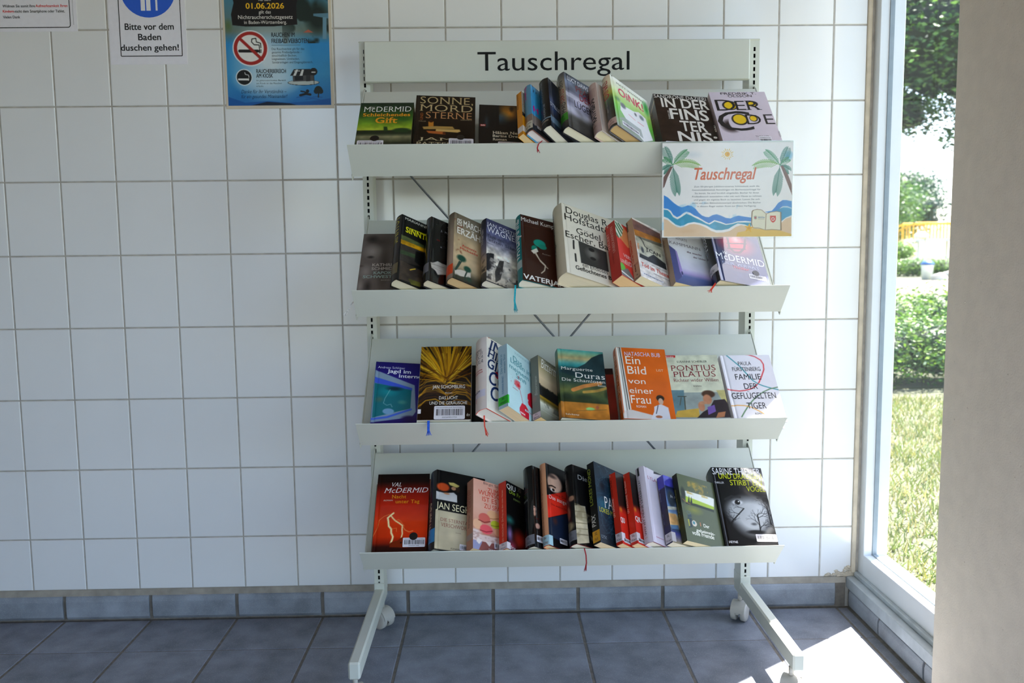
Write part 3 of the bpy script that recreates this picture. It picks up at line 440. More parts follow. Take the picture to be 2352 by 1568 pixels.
  [('fill','#2f3862'),('e',0.489,0.395,0.459,0.214,'#e8394a',0.8,1),('e',0.514,0.321,0.145,0.092,'#f8b0b0',0.9,1),('l',[(0.353,0.329),(0.34,0.469),(0.419,0.533),(0.534,0.524),(0.655,0.438),(0.738,0.269)],0.026,'#3a1826',1),('l',[(0.314,0.413),(0.717,0.359)],0.018,'#3a1826',1),('l',[(0.299,0.492),(0.672,0.452)],0.018,'#3a1826',1),('e',0.448,0.77,0.28,0.068,'#7a2a4a',0.9,0.6),('nz',4,0.2,3)],
  [('fill','#0c0c10')],
  [('McDERMID',-2.9,69.7,128.7,69.7,21.1,'#eef0f6','S'),('Val',22.9,89.1,34.6,89.1,10.0,'#eef0f6','si'),('DER VERRAT',15.4,56.2,111.4,56.2,8.3,'#9aa4c0','s'),('Thriller',40.0,47.1,82.4,47.1,7.5,'#d84a58','s')],
  [('McDERMID',54.2,107.7,54.2,273.7,20.6,'#e4e4ea','S'),('DER VERRAT',29.0,90.3,29.0,241.4,14.4,'#8a8c96','s')],[(78.4,23.2,122.6,37.4)],[(89.8,37.2,107.1,50.1)],((30.6,51.8),'#e0d6d4',['McDer'],0,'#2a2422')),
'jagd':((3,1.0269,0.058,0.0,6.1205,0.0,0.1232,0.204,0.034),'h','blue-violet book with a computer monitor full of sea, leftmost on the third tray','#d8d4cc','#8ab0c4',
  [('vg',[(0,'#1c1460'),(0.25,'#2c1f80'),(0.9,'#2a1c6a'),(1,'#20164c')]),('p',[(0.005,0.129),(0.799,0.33),(0.85,0.712),(0.782,0.789),(0.003,0.888)],'#8a9fb4',1),('p',[(0.009,0.23),(0.756,0.374),(0.75,0.417),(0.01,0.316)],'#3f5cd0',1),('p',[(0.011,0.32),(0.745,0.403),(0.744,0.668),(0.022,0.821)],'#0f6e78',1),('e',0.299,0.44,0.244,0.084,'#128a92',0.8,1),('e',0.407,0.394,0.207,0.042,'#12303c',0.7,1),('e',0.577,0.584,0.112,0.041,'#5aa08a',0.7,0.6),('e',0.126,0.558,0.111,0.055,'#8a6a3a',0.9,0.4),('l',[(0.324,0.411),(0.276,0.483),(0.236,0.541),(0.216,0.61),(0.284,0.638),(0.357,0.619),(0.389,0.659)],0.006,'#9ad0d0',0.8),('e',0.322,0.723,0.122,0.046,'#7aa8cc',0.2,1),('l',[(0.006,0.841),(0.304,0.805),(0.754,0.681)],0.027,'#4468d4',1),('e',0.747,0.811,0.203,0.053,'#2a1a5c',0.5,1)],
  [('fill','#8ab6ca')],
  [('Andreas Schlüter',5.8,183.9,72.2,183.9,6.6,'#cfd0ea','s'),('Jagd im',29.5,171.3,87.1,171.3,10.7,'#f0f0fa','b'),('Internet',58.6,158.0,125.7,158.0,10.0,'#f0f0fa','b')],
  [],[],[],((-5.1,2.2),'#e0552e',[],0,'#333')),
'licht':((3,1.141,0.097,0.0008,0.0,1.2964,0.124,0.221,0.034),'h','brown and gold straw-burst hardcover with white capitals and a large barcode label','#efe8d6','#f0ece4',
  [('fill','#1c0d06'),('fan',0.52,0.5,160,0.75,3),('e',0.544,0.554,0.48,0.039,'#5a2c08',0.9,0.6),('arcs',0.52,0.6,60,5),('e',0.525,0.897,0.451,0.148,'#180a05',0.9,0.8)],
  [('fill','#efe9e0')],
  [('JAN SCHOMBURG',32.2,90.9,109.3,90.9,9.8,'#f4ede0','s'),('Roman',62.4,75.9,79.4,75.9,3.7,'#e8dcc8','si'),('DAS LICHT',48.7,58.7,93.0,58.7,9.0,'#f4ede0','s'),('UND DIE GERÄUSCHE',26.7,43.8,115.1,43.8,8.9,'#f4ede0','s'),('dtv',114.0,9.7,132.3,9.7,8.2,'#f4ede0','S')],
  [],[(38.3,1.4,110.1,39.7),(0.3,18.2,7.6,30.7)],[],None),
'licht_back':((3,1.1506,0.055,0.0,-0.0899,0.0,0.138,0.19,0.05),'p','dark book mostly hidden behind the straw-burst hardcover on the third tray','#2a2622','#1c1816',
  [('fill','#1c1816')],
  [('fill','#1c1816')],
  [],
  [],[(100,3,136,22)],[],None),
'coca':((3,1.3029,0.143,0.0,44.9763,0.0,0.1272,0.2105,0.0376),'h','cream hardcover with huge navy italic letters and a red ribbon','#f6f0e4','#e84a30',
  [('fill','#f0e7d8'),('e',0.278,0.476,0.068,0.051,'#c8182a',0.1,1)],
  [('fill','#ecdcd4'),('r',0.02,0.73,0.9,0.83,'#dcd4e4')],
  [('IM',6.3,176.8,56.7,176.8,30.1,'#1c2f5c','Bi'),('HIMMEL',0.9,151.0,114.9,151.0,25.3,'#1c2f5c','Bi'),('GIBT ES',3.1,118.5,117.7,118.5,29.3,'#1c2f5c','Bi'),('COCA',7.6,74.8,119.9,74.8,39.0,'#1c2f5c','Bi'),('COLA',12.0,33.0,118.1,33.0,39.7,'#1c2f5c','Bi')],
  [('IM',50.5,175.2,39.1,175.2,6.1,'#1c2440','Si'),('HIMMEL',48.4,169.6,11.6,169.6,7.2,'#1c2440','Si'),('GIBT ES',48.2,159.8,9.0,159.8,7.9,'#1c2440','Si'),('COCA',48.1,148.3,8.6,148.3,8.9,'#1c2440','Si'),('COLA',47.9,133.9,8.2,133.9,10.5,'#1c2440','Si'),('Christina',44.3,112.4,10.2,112.4,3.8,'#c4303a','B'),('Nichol',35.0,105.2,9.8,105.2,3.8,'#c4303a','B'),('NICH',38.5,51.2,17.3,51.2,5.3,'#1c1a20','b'),('mare',29.9,25.5,29.9,38.8,3.9,'#c4303a','b')],[],[],None),
'leben':((3,1.3512,0.1512,0.0,51.2319,0.0,0.12,0.181,0.0277),'p','pale aqua paperback with a red dandelion, green sticker on its spine','#efd2a6','#a8c8cc',
  [('fill','#b9d8da'),('e',0.31,0.549,0.125,0.074,'#d84048',0.5,0.85),('e',0.346,0.559,0.057,0.033,'#c81828',0.5,1),('ns',26,0.66,'#c83040',0.8,3,0.38,0.62,0.02,0.4),('l',[(0.371,0.596),(0.429,0.705),(0.468,0.796)],0.008,'#c02030',1),('p',[(0.633,0.594),(0.732,0.535),(0.78,0.531),(0.892,0.567),(0.873,0.769),(0.721,0.776),(0.648,0.756),(0.632,0.715),(0.653,0.689),(0.621,0.668)],'#cc1228',1),('p',[(0.357,0.903),(0.44,0.802),(0.551,0.799),(0.64,0.85),(0.654,0.909),(0.645,1.01),(0.408,1.002),(0.356,0.966)],'#cc1228',1),('nz',3,0.06,2)],
  [('fill','#adc6d2')],
  [('SUSANNA ERNST',29.1,167.8,110.6,167.8,6.7,'#8ab0b6','s'),('Das',22.7,143.1,56.7,143.1,15.4,'#2f8690','s'),('Leben in',12.3,133.1,89.7,133.1,14.1,'#2f8690','s'),('meinem',7.8,114.3,82.8,114.3,13.5,'#2f8690','s'),('Sinn',32.2,98.1,70.5,98.1,13.8,'#2f8690','s'),('ROMAN',18.8,61.1,39.0,61.1,3.1,'#c84a54','s'),('KNAUR',44.4,4.8,63.5,4.8,4.6,'#f4e0e0','b')],
  [('Das Leben in',15.2,98.8,15.2,155.3,6.3,'#2f7a9a','s'),('meinem Sinn',5.6,96.6,5.6,152.3,5.9,'#2f7a9a','s'),('SUSANNA ERNST',11.7,38.7,11.7,90.3,5.2,'#2f7aa8','s')],[(62.9,19.3,96.5,24.5)],[],((9.0,32.3),'#1fb41c',['SL','ERNST'],0.004,'#08240a')),
'bitter':((3,1.4267,0.1043,0.0,47.5955,0.0,0.1007,0.182,0.024),'p','olive and sepia paperback with a black treeline by water, grey spine','#eac88c','#6a685c',
  [('vg',[(0,'#7a765c'),(0.15,'#a3946c'),(0.35,'#dcc39c'),(0.47,'#c9ae88'),(0.5,'#171410'),(0.64,'#14120e'),(0.66,'#a8821c'),(0.7,'#6a5a1c'),(0.76,'#d4d4c0'),(0.9,'#8a8c78'),(1,'#6a6a58')]),('ns',18,0.5,'#17140f',0.9,6,0.46,0.53,0,1),('ns',9,0.6,'#3a4038',0.5,8,0.7,0.82,0,1)],
  [('fill','#77766a'),('e',0.288,0.675,0.442,0.072,'#a07068',0.9,0.6)],
  [('WIENER',28.5,183.3,65.3,183.3,4.9,'#2c2a22','s'),('Bittermann',10.5,149.5,125.2,149.5,28.3,'#f4f0e6','Si')],
  [('Bittermann',6.4,65.6,6.4,122.3,7.9,'#b8b4a6','si')],[(3.0,22.8,62.4,22.5)],[],((-0.1,17.3),'#d4c4c6',['SL','Bitt'],0,'#4a3a3c')),
'duras':((3,1.4754,0.1023,0.0,8.884,0.0,0.115,0.2025,0.03),'h','teal and ochre landscape hardcover with pale letterspaced title, centre of the third tray','#efe8d4','#2a4442',
  [('vg',[(0,'#3f9490'),(0.07,'#8aa880'),(0.13,'#c8b078'),(0.2,'#5a9a90'),(0.24,'#2a8486'),(0.3,'#1f3c3a'),(0.48,'#253c30'),(0.6,'#5a6030'),(0.7,'#3a4a28'),(0.77,'#26341c'),(0.78,'#bb782c'),(1,'#b06c24')]),('p',[(0.413,0.264),(0.584,0.198),(0.738,0.098),(0.913,0.038),(1.054,0.013),(1.046,0.516),(-0.034,0.338)],'#1d3438',1),('l',[(0.28,0.601),(0.515,0.537),(0.868,0.478)],0.052,'#bf7a3a',1),('l',[(0.504,0.623),(0.782,0.592),(1.044,0.531)],0.037,'#a8843a',1),('e',0.133,0.704,0.158,0.076,'#1f2c1a',0.6,1),('e',0.494,0.7,0.319,0.069,'#202e1a',0.7,1),('e',1.025,0.641,0.116,0.109,'#202e1a',0.6,1),('e',0.607,0.858,0.108,0.027,'#86b868',0.3,1),('e',0.757,0.831,0.041,0.027,'#a85a3a',0.3,1),('l',[(0.311,0.897),(0.627,0.875),(0.945,0.851)],0.009,'#7a5a2a',1),('nz',9,0.35,4)],
  [('vg',[(0,'#3f8a80'),(0.2,'#8a8a60'),(0.3,'#1f3c3a'),(0.77,'#26341c'),(0.78,'#bb782c'),(1,'#b06c24')])],
  [('Marguerite',5.7,139.4,84.0,139.4,8.5,'#f2eee2','S'),('Duras',40.5,117.9,120.0,117.9,15.6,'#f6f2e8','S'),('Die Schamlosen',6.4,105.7,120.5,105.7,9.0,'#f2eee2','S'),('Roman',93.7,95.9,120.6,95.9,5.8,'#e8e0d0','S'),('Suhrkamp',9.5,7.9,41.2,7.9,4.5,'#f2e4c8','S')],
  [],[],[],None),
'red_back':((3,1.4959,0.0408,0.0,-0.2388,0.0,0.12,0.185,0.0388),'p','dark red book mostly hidden between the landscape hardcover and the orange book','#c8a890','#6a160c',
  [('fill','#8a2414'),('r',0,0,1,0.1,'#2a0c08'),('nz',5,0.3,3)],
  [('fill','#6a160c')],
  [],
  [],[],[],None),
'bild':((3,1.6202,0.0941,0.0,5.5719,0.0,0.124,0.211,0.032),'h','orange hardcover with thin pale title and a small woman in white','#e8dcc4','#c4561a',
  [('fill','#e2661a'),('nz',3,0.15,7),('p',[(0.007,0.001),(0.11,-0.003),(0.161,0.879),(0.017,0.924)],'#ece8de',1),('l',[(0.083,0.003),(0.127,0.878)],0.012,'#3a3430',1),('l',[(0.05,0.004),(0.083,0.893)],0.009,'#8a8278',1),('p',[(0.023,0.895),(0.177,0.883),(0.587,0.948),(0.629,0.992),(-0.032,1.018)],'#d8cec6',1),('e',0.754,0.71,0.085,0.048,'#2c2018',0.15,1),('e',0.757,0.754,0.051,0.048,'#d0ac94',0.15,1),('p',[(0.613,0.827),(0.725,0.795),(0.776,0.798),(0.883,0.834),(0.897,0.992),(0.513,1.002),(0.599,0.893)],'#dcd8dc',1),('l',[(0.69,0.81),(0.634,0.92)],0.009,'#3a3440',1),('e',0.677,0.962,0.072,0.02,'#b06a48',0.2,1)],
  [('fill','#cc5c18'),('r',0.9,0,1,1,'#e8e2d8')],
  [('NATASCHA BUB',20.6,185.7,109.7,185.7,12.2,'#dcd4ea','s'),('Ein',21.2,160.3,57.4,160.3,24.1,'#f8ead8','s'),('Bild',22.8,130.2,68.6,130.2,23.7,'#f8ead8','s'),('von',21.5,101.1,63.4,101.1,16.1,'#f8ead8','s'),('einer',21.2,72.8,79.1,72.8,17.1,'#f8ead8','s'),('Frau',21.8,43.7,69.5,43.7,23.1,'#f8ead8','s'),('ROMAN',33.2,31.8,56.0,31.8,6.2,'#f8ead8','s'),('LIST',94.9,141.2,112.1,141.2,6.6,'#f0d0a8','s')],
  [('Ein Bild von einer Frau',19.6,55.3,19.6,188.1,25.5,'#f2cca4','s'),('LIST',27.9,23.0,27.9,34.7,21.1,'#f2cca4','s')],[],[],None),
'pontius':((3,1.7432,0.066,0.0007,0.0,0.8208,0.134,0.206,0.046),'p','pale olive paperback with dark red title above a thoughtful man','#d8d0bc','#a8a890',
  [('fill','#d6d6bc'),('r',0,0.56,1,1,'#97a09a'),('p',[(0.03,0.522),(0.263,0.525),(0.194,0.904),(0.02,0.917)],'#64848c',1),('p',[(0.845,0.532),(1.041,0.528),(1.066,0.914),(0.894,0.638)],'#c2b878',1),('p',[(0.018,0.909),(0.08,0.82),(0.47,0.787),(0.457,0.914)],'#c9a244',1),('l',[(0.251,0.615),(0.228,0.799)],0.013,'#4a4a3a',1),('l',[(0.136,0.614),(0.28,0.616)],0.012,'#4a4a3a',1),('l',[(0.19,0.63),(0.146,0.737)],0.009,'#5a5440',1),('p',[(0.768,0.675),(0.965,0.662),(1.033,0.763),(1.06,0.921),(0.408,0.921),(0.533,0.84),(0.661,0.789)],'#2c2226',1),('e',0.689,0.586,0.135,0.062,'#4c3222',0.25,1),('e',0.655,0.663,0.089,0.08,'#bd805e',0.25,1),('e',0.524,0.764,0.068,0.076,'#bd805e',0.25,1),('e',0.566,0.711,0.077,0.028,'#c08a68',0.3,1),('p',[(0.627,0.773),(0.76,0.741),(0.764,0.835),(0.618,0.882)],'#7c5cac',1),('p',[(0.74,0.925),(0.798,0.851),(0.935,0.837),(0.895,0.912)],'#b87850',1),('nz',12,0.15,4),('p',[(0.007,-0.007),(0.221,-0.011),(0.216,0.033),(0.006,0.037)],'#cc241c',1)],
  [('fill','#c8c8ac')],
  [('Brendow',3.8,200.9,25.2,200.9,4.1,'#f8e8e4','bi'),('SUSANNE SCHEIBLER',30.4,182.2,105.6,182.2,6.1,'#4a4a46','s'),('PONTIUS',12.7,157.2,123.4,157.2,16.8,'#8a2430','S'),('PILATUS',16.1,138.0,120.1,138.0,16.6,'#8a2430','S'),('Richter wider Willen',14.5,123.0,124.8,123.0,9.9,'#8a3a40','S'),('ROMAN',60.6,107.1,79.8,107.1,4.5,'#5a5048','s')],
  [],[],[],None),
'familie':((3,1.884,0.068,0.0007,0.0,1.4044,0.124,0.204,0.03),'h',"white hardcover with looping coloured lines, sticking out past the third tray's right end",'#efe4cc','#e4e0e4',
  [('fill','#eae6ec'),('l',[(0.457,-0.016),(0.584,-0.004),(0.704,0.026),(0.805,0.082),(0.836,0.146),(0.818,0.229),(0.741,0.327),(0.654,0.424),(0.559,0.485),(0.452,0.522),(0.34,0.54),(0.233,0.548),(0.11,0.537),(-0.02,0.514)],0.016,'#d84a52',1),('l',[(0.128,-0.009),(0.232,0.075),(0.352,0.174),(0.446,0.283),(0.538,0.391),(0.626,0.443),(0.721,0.477),(0.857,0.51),(0.994,0.537)],0.015,'#3a98a2',1),('l',[(0.999,0.497),(0.831,0.523),(0.689,0.566),(0.541,0.631),(0.424,0.7),(0.328,0.769),(0.228,0.853),(0.154,0.921)],0.015,'#6a8c6a',1),('l',[(-0.002,0.763),(0.125,0.756),(0.248,0.761),(0.327,0.772),(0.403,0.793),(0.511,0.841),(0.616,0.892)],0.013,'#eaaa4a',1)],
  [('fill','#dedae2')],
  [('PAULA',41.0,171.6,73.3,171.6,11.6,'#2c2c34','s'),('FÜRSTENBERG',23.4,153.4,93.0,153.4,12.2,'#2c2c34','s'),('FAMILIE',26.0,126.6,89.2,126.6,17.3,'#24242c','s'),('DER',42.3,98.0,75.1,98.0,17.0,'#24242c','s'),('GEFLÜGELTEN',7.1,68.7,113.3,68.7,18.0,'#24242c','s'),('TIGER',37.7,39.3,83.9,39.3,17.6,'#24242c','s'),('ROMAN',52.8,21.6,73.4,21.6,5.6,'#3c3c44','s')],
  [],[],[],None),
'nacht_back':((4,1.0165,0.033,0.0,-0.0001,0.0,0.13,0.212,0.031),'h','greenish book edge peeping out left behind the lightning-bolt hardcover','#b8a070','#5a7048',
  [('fill','#4a5a38')],
  [('fill','#5a6a3c')],
  [],
  [],[],[],None),
'nacht':((4,1.0235,0.068,0.0001,0.0,0.2593,0.13,0.221,0.03),'h','black and red hardcover with a lightning bolt over a small house','#d8c8b0','#6a1408',
  [('vg',[(0,'#0f0504'),(0.1,'#1c0805'),(0.22,'#8a1407'),(0.4,'#c8240a'),(0.6,'#e0380c'),(0.78,'#d0300a'),(0.86,'#8a1a08'),(0.9,'#32090a'),(1,'#200806')]),('nz',4,0.2,3),('l',[(0.35,0.495),(0.299,0.522),(0.248,0.553),(0.264,0.594),(0.278,0.653),(0.327,0.688),(0.332,0.734),(0.368,0.78),(0.359,0.814),(0.337,0.853)],0.019,'#ffe9a8',1),('l',[(0.299,0.522),(0.348,0.56),(0.396,0.59),(0.472,0.62),(0.532,0.649),(0.529,0.69),(0.539,0.748),(0.525,0.793)],0.014,'#ffe2a0',1),('l',[(-0.023,0.804),(0.022,0.742),(0.073,0.662),(0.09,0.581),(0.174,0.534),(0.279,0.508)],0.005,'#ffb060',0.8),('l',[(0.533,0.655),(0.587,0.702),(0.661,0.726),(0.731,0.713)],0.006,'#ffc070',0.8),('l',[(0.396,0.59),(0.449,0.573),(0.496,0.597),(0.565,0.656)],0.004,'#ffb060',0.8),('l',[(0.327,0.688),(0.424,0.677),(0.429,0.723)],0.004,'#ffb060',0.8),('p',[(0.316,0.902),(0.328,0.85),(0.458,0.826),(0.542,0.784),(0.648,0.868),(0.652,0.913)],'#7a2208',1),('e',0.522,0.85,0.016,0.013,'#1c0806',0.1,1)],
  [('fill','#8a1a0a')],
  [('VAL',36.3,185.4,60.3,185.4,11.0,'#f4ece4','Si'),('McDERMID',17.8,167.7,127.5,167.7,13.6,'#f4ece4','Si'),('Nacht',38.5,152.1,74.2,152.1,9.4,'#f4a51c','S'),('ROMAN',18.4,144.8,41.3,144.8,3.7,'#e8c8b0','si'),('unter Tag',47.9,138.5,107.3,138.5,9.1,'#f4a51c','S')],
  [],[(72.5,20.9,125.9,45.1)],[(87.2,39.0,107.4,58.5)],None),
'seghers':((4,1.174,0.0987,0.0,23.7814,0.0,0.1296,0.2145,0.0405),'h','black and parchment hardcover with a sleeping woman in orange','#f2eee0','#15161c',
  [('fill','#0c0a0a'),('p',[(-0.005,0.282),(0.172,0.289),(0.352,0.262),(0.419,0.291),(0.427,0.382),(-0.003,0.382)],'#c0bcb8',1),('e',0.136,0.214,0.148,0.062,'#c0461a',0.3,1),('p',[(0.243,0.142),(0.347,0.133),(0.467,0.16),(0.429,0.194),(0.27,0.172)],'#cab464',1),('e',0.35,0.21,0.059,0.026,'#b8845f',0.3,1),('e',0.436,0.218,0.052,0.046,'#2a1810',0.5,1),('e',0.211,0.292,0.077,0.015,'#b8805a',0.4,1),('p',[(0.024,0.397),(0.001,0.44),(-0.001,0.513),(-0.001,0.513)],'#0c0a0a',1),('p',[(-0.007,0.515),(0.947,0.518),(0.947,0.985),(0.004,0.989)],'#bfb090',1),('e',0.197,0.789,0.15,0.069,'#a89a80',0.9,0.6),('nz',5,0.25,4)],
  [('fill','#1a2236'),('r',0.72,0,1,1,'#0c0a0c')],
  [('JAN SEGHERS',0.8,108.0,121.0,108.0,18.0,'#ece0b4','s'),('DIE STERNTALER',13.4,75.9,104.2,75.9,8.8,'#8a4038','S'),('VERSCHWÖRUNG',14.9,61.9,104.3,61.9,9.8,'#8a4038','S'),('ROMAN',53.1,49.8,66.6,49.8,2.3,'#7a6a5a','s'),('KINDLER',41.1,7.1,75.2,7.1,3.6,'#2a2420','S')],
  [('JAN SEGHERS',58.1,47.9,58.1,127.1,26.9,'#cdc5a4','s'),('VERSCHWÖRUNG',48.8,136.2,48.8,220.2,14.1,'#7a849c','s'),('DIE STERNTALER',72.7,146.7,72.7,226.9,14.4,'#7a849c','s')],[(63.8,8.4,96.4,24.0)],[],((19.7,55.0),'#1886c4',['SL','SEGH'],0,'#0a2a4a')),
'wuensch':((4,1.2649,0.1009,0.0,32.6336,0.0,0.1158,0.1875,0.0298),'p','salmon paperback with stacked macarons on lace, third on the bottom tray','#ecd0a0','#c88870',
  [('vg',[(0,'#e9aa92'),(0.4,'#eab39a'),(0.7,'#d89478'),(1,'#9a5a4c')]),('e',0.059,0.763,0.184,0.053,'#e8d4cc',0.6,1),('p',[(-0.002,0.79),(0.68,0.769),(0.678,0.862),(-0.0,0.882)],'#e2c8be',1),('ns',26,0.55,'#a87868',0.5,5,0.76,0.86,0,1),('p',[(-0.0,0.882),(0.228,0.878),(0.122,1.032),(0.002,1.016)],'#9494b4',1),('p',[(0.228,0.878),(0.678,0.853),(0.675,0.985),(0.122,1.032)],'#8a4a42',1),('p',[(0.121,0.841),(0.228,0.86),(0.152,0.924),(0.083,0.891)],'#efe0d8',1),('p',[(0.29,0.859),(0.46,0.86),(0.397,0.922)],'#e8d8ce',1),('e',0.104,0.649,0.116,0.073,'#eeb48c',0.12,1),('e',0.488,0.473,0.157,0.072,'#eeb684',0.12,1),('l',[(0.345,0.529),(0.495,0.522),(0.626,0.497)],0.012,'#b87a48',1),('e',0.275,0.545,0.149,0.076,'#d9685a',0.12,1),('l',[(0.135,0.586),(0.275,0.604),(0.416,0.572)],0.014,'#8a3028',1),('e',0.55,0.596,0.127,0.06,'#c2c832',0.12,1),('l',[(0.447,0.621),(0.557,0.617),(0.668,0.595)],0.013,'#8a8a20',1),('e',0.321,0.695,0.16,0.07,'#ee5a62',0.12,1),('l',[(0.174,0.727),(0.321,0.731),(0.469,0.699)],0.014,'#a82834',1),('e',0.603,0.7,0.089,0.056,'#eeb084',0.12,1)],
  [('fill','#bd846c'),('r',0,0.78,1,0.86,'#a89088')],
  [('Birgit Schlieper',29.1,181.5,109.7,181.5,6.6,'#4a3430','S'),('ZUM',40.8,158.3,71.1,158.3,12.9,'#dc4420','s'),('WÜNSCHEN',14.4,147.2,110.8,147.2,12.9,'#dc4420','s'),('IST ES NIE',25.4,131.0,99.0,131.0,12.4,'#dc4420','s'),('ZU SPÄT',30.9,113.3,85.5,113.3,12.3,'#dc4420','s'),('GOLDMANN',43.3,5.8,83.6,5.8,3.6,'#f2e4dc','s')],
  [('ZUM WÜNSCHEN',21.2,101.9,21.2,163.3,8.7,'#9c4434','s'),('IST ES NIE ZU SPÄT',12.0,99.4,12.0,162.1,8.0,'#9c4434','s'),('Birgit Schlieper',17.3,58.9,17.3,94.4,5.5,'#4a2a24','s')],[(59.7,12.3,91.0,29.2)],[],None),
'qiu1':((4,1.3455,0.0959,0.0,47.2372,0.0,0.1045,0.1815,0.0254),'p','red-spined paperback with a black blurred cover, next to the macarons book','#ecd0a0','#b8281a',
  [('fill','#0e0b0b'),('e',0.111,0.57,0.2,0.084,'#2f6e68',0.9,1),('e',0.101,0.775,0.131,0.156,'#8c6ca0',0.9,1),('e',0.468,0.821,0.339,0.211,'#c42c1a',0.9,1),('e',0.178,0.941,0.175,0.108,'#a83a50',0.9,1),('nz',4,0.2,3)],
  [('fill','#cc321c')],
  [('QIU',-0.6,161.4,34.9,161.4,13.4,'#f2ede6','S'),('XI',42.2,172.3,54.7,172.3,12.2,'#7a6858','S'),('Die Fr',11.2,150.6,51.6,150.6,10.1,'#a4bc34','S'),('roten',26.0,137.2,51.0,137.2,7.5,'#8a9a50','S'),('dtv',9.4,4.1,29.7,4.1,8.2,'#f0e8e4','S')],
  [('QIU XIAOLONG  Die Frau mit dem roten Herzen',11.0,20.2,11.0,158.9,4.6,'#f2b494','s')],[],[],((-5.5,17.9),'#dcd0d2',['SL','Xiao'],0.012,'#2a2422')),
'mond':((4,1.4106,0.1052,0.0,39.2117,0.0,0.1224,0.218,0.0334),'h','glossy black hardcover with a small pale screaming face','#f0e8d2','#101014',
  [('fill','#0b0b0e'),('e',-0.015,0.545,0.105,0.055,'#c2937e',0.35,1),('e',0.022,0.601,0.06,0.047,'#b88872',0.5,1),('e',-0.057,0.552,0.02,0.007,'#2a1a16',0.3,1),('e',0.019,0.531,0.021,0.006,'#2a1a16',0.3,1),('e',-0.013,0.584,0.02,0.014,'#3a1814',0.3,1),('e',-0.011,0.497,0.119,0.021,'#0b0b0e',0.4,1),('e',0.091,0.747,0.067,0.039,'#b88a78',0.3,1),('nz',3,0.3,2)],
  [('fill','#0b0b0e')],
  [('rot',3.8,72.5,14.2,72.5,3.4,'#7a1a18','s')],
  [('Jan Costin',35.5,153.0,12.6,153.0,4.2,'#5a1414','s'),('Wagner',35.8,146.1,12.9,146.1,4.5,'#5a1414','s'),('mond',46.7,122.6,15.4,122.6,6.2,'#8a8a90','s')],[(6.4,13.8,27.9,30.4)],[],((6.5,31.4),'#7a797f',['SL','WAGN'],0,'#3a3a3e')),
'gesicht':((4,1.4444,0.1104,0.0,40.8913,0.0,0.13,0.2215,0.0213),'h',"peach-spined hardcover with half a woman's face and a red title band",'#f0d8a8','#b0241a',
  [('fill','#0e0a0c'),('e',0.221,0.219,0.218,0.132,'#dcae94',0.25,1),('e',0.163,0.141,0.157,0.034,'#1a1012',0.7,0.7),('l',[(0.056,0.278),(0.149,0.262),(0.232,0.269)],0.018,'#2a1812',1),('e',0.163,0.313,0.072,0.021,'#f0e4dc',0.3,1),('e',0.177,0.309,0.041,0.019,'#241610',0.2,1),('e',0.01,0.319,0.051,0.097,'#120c0e',0.6,1),('p',[(-0.013,0.411),(0.664,0.22),(0.673,0.488),(-0.006,0.684)],'#dc2c1c',1),('p',[(0.01,0.685),(0.672,0.496),(0.606,0.915),(0.011,0.895)],'#1a2438',1),('e',0.179,0.691,0.084,0.062,'#4a2a24',0.8,1),('nz',5,0.25,3)],
  [('fill','#dc9a70')],
  [('Elena Dotti',21.0,139.0,75.6,139.0,7.3,'#4a1410','S'),('Das ausgelöschte',6.9,125.2,108.9,125.2,10.5,'#f6e8e0','S'),('Die wahre Geschichte',12.1,108.9,95.6,108.9,5.0,'#4a1410','S')],
  [('Das ausgelöschte Gesicht',14.3,103.6,14.3,205.8,7.2,'#7a2c24','s'),('Elena Dotti mit Valeria Vantini',12.0,27.9,12.0,100.1,5.7,'#3a1c18','s')],[(35.1,14.7,59.3,28.4)],[],((1.1,26.5),'#a9ccd4',['Be','DONI'],0.012,'#7a3a2c')),
'braut':((4,1.5093,0.1142,0.0,33.2201,0.0,0.1298,0.214,0.03),'h','black hardcover with a seated woman in a cream corset dress','#f0e8d0','#8a1c18',
  [('fill','#0b090b'),('p',[(-0.085,0.543),(0.074,0.516),(0.255,0.505),(0.271,0.686),(0.281,0.948),(-0.156,1.03),(-0.119,0.749)],'#cdbd9c',1),('ns',9,0.55,'#9a8a68',0.7,4,0.5,1,0,0.6,1),('l',[(-0.086,0.611),(0.259,0.577)],0.008,'#8a7a5a',1),('l',[(-0.096,0.683),(0.263,0.648)],0.01,'#a0906c',1),('l',[(-0.106,0.755),(0.266,0.719)],0.011,'#8a7a5a',1),('l',[(-0.115,0.826),(0.27,0.788)],0.011,'#9a8a68',1),('l',[(-0.124,0.896),(0.274,0.858)],0.011,'#85755a',1),('e',-0.006,0.449,0.077,0.058,'#3a2a22',0.4,1),('e',0.071,0.431,0.062,0.042,'#1c1412',0.5,1),('nz',8,0.25,5)],
  [('fill','#0b090b'),('e',0.325,0.609,0.295,0.106,'#8a6650',0.3,1),('e',0.761,0.436,0.328,0.039,'#9a7258',0.3,1),('e',0.117,0.77,0.889,0.074,'#9a8a66',0.4,1),('nz',8,0.3,6)],
  [('Die Braut',16.7,176.6,102.6,176.6,13.1,'#b8b8b4','S')],
  [('Die Braut im',40.2,147.7,40.2,213.2,9.3,'#8e8e8a','s'),('Schnee',25.8,160.0,25.8,194.6,9.2,'#8e8e8a','s'),('JAN SEGHERS',36.9,90.0,36.9,134.7,6.1,'#5a1210','s')],[],[],((10.9,36.0),'#74747a',['SL','SEGH'],0,'#4a4a50')),
'pax':((4,1.5635,0.1207,0.0,39.6032,0.0,0.1282,0.218,0.0239),'p','dark blue paperback with icy scribbled lines and an orange spine sticker','#ecd2a8','#12161c',
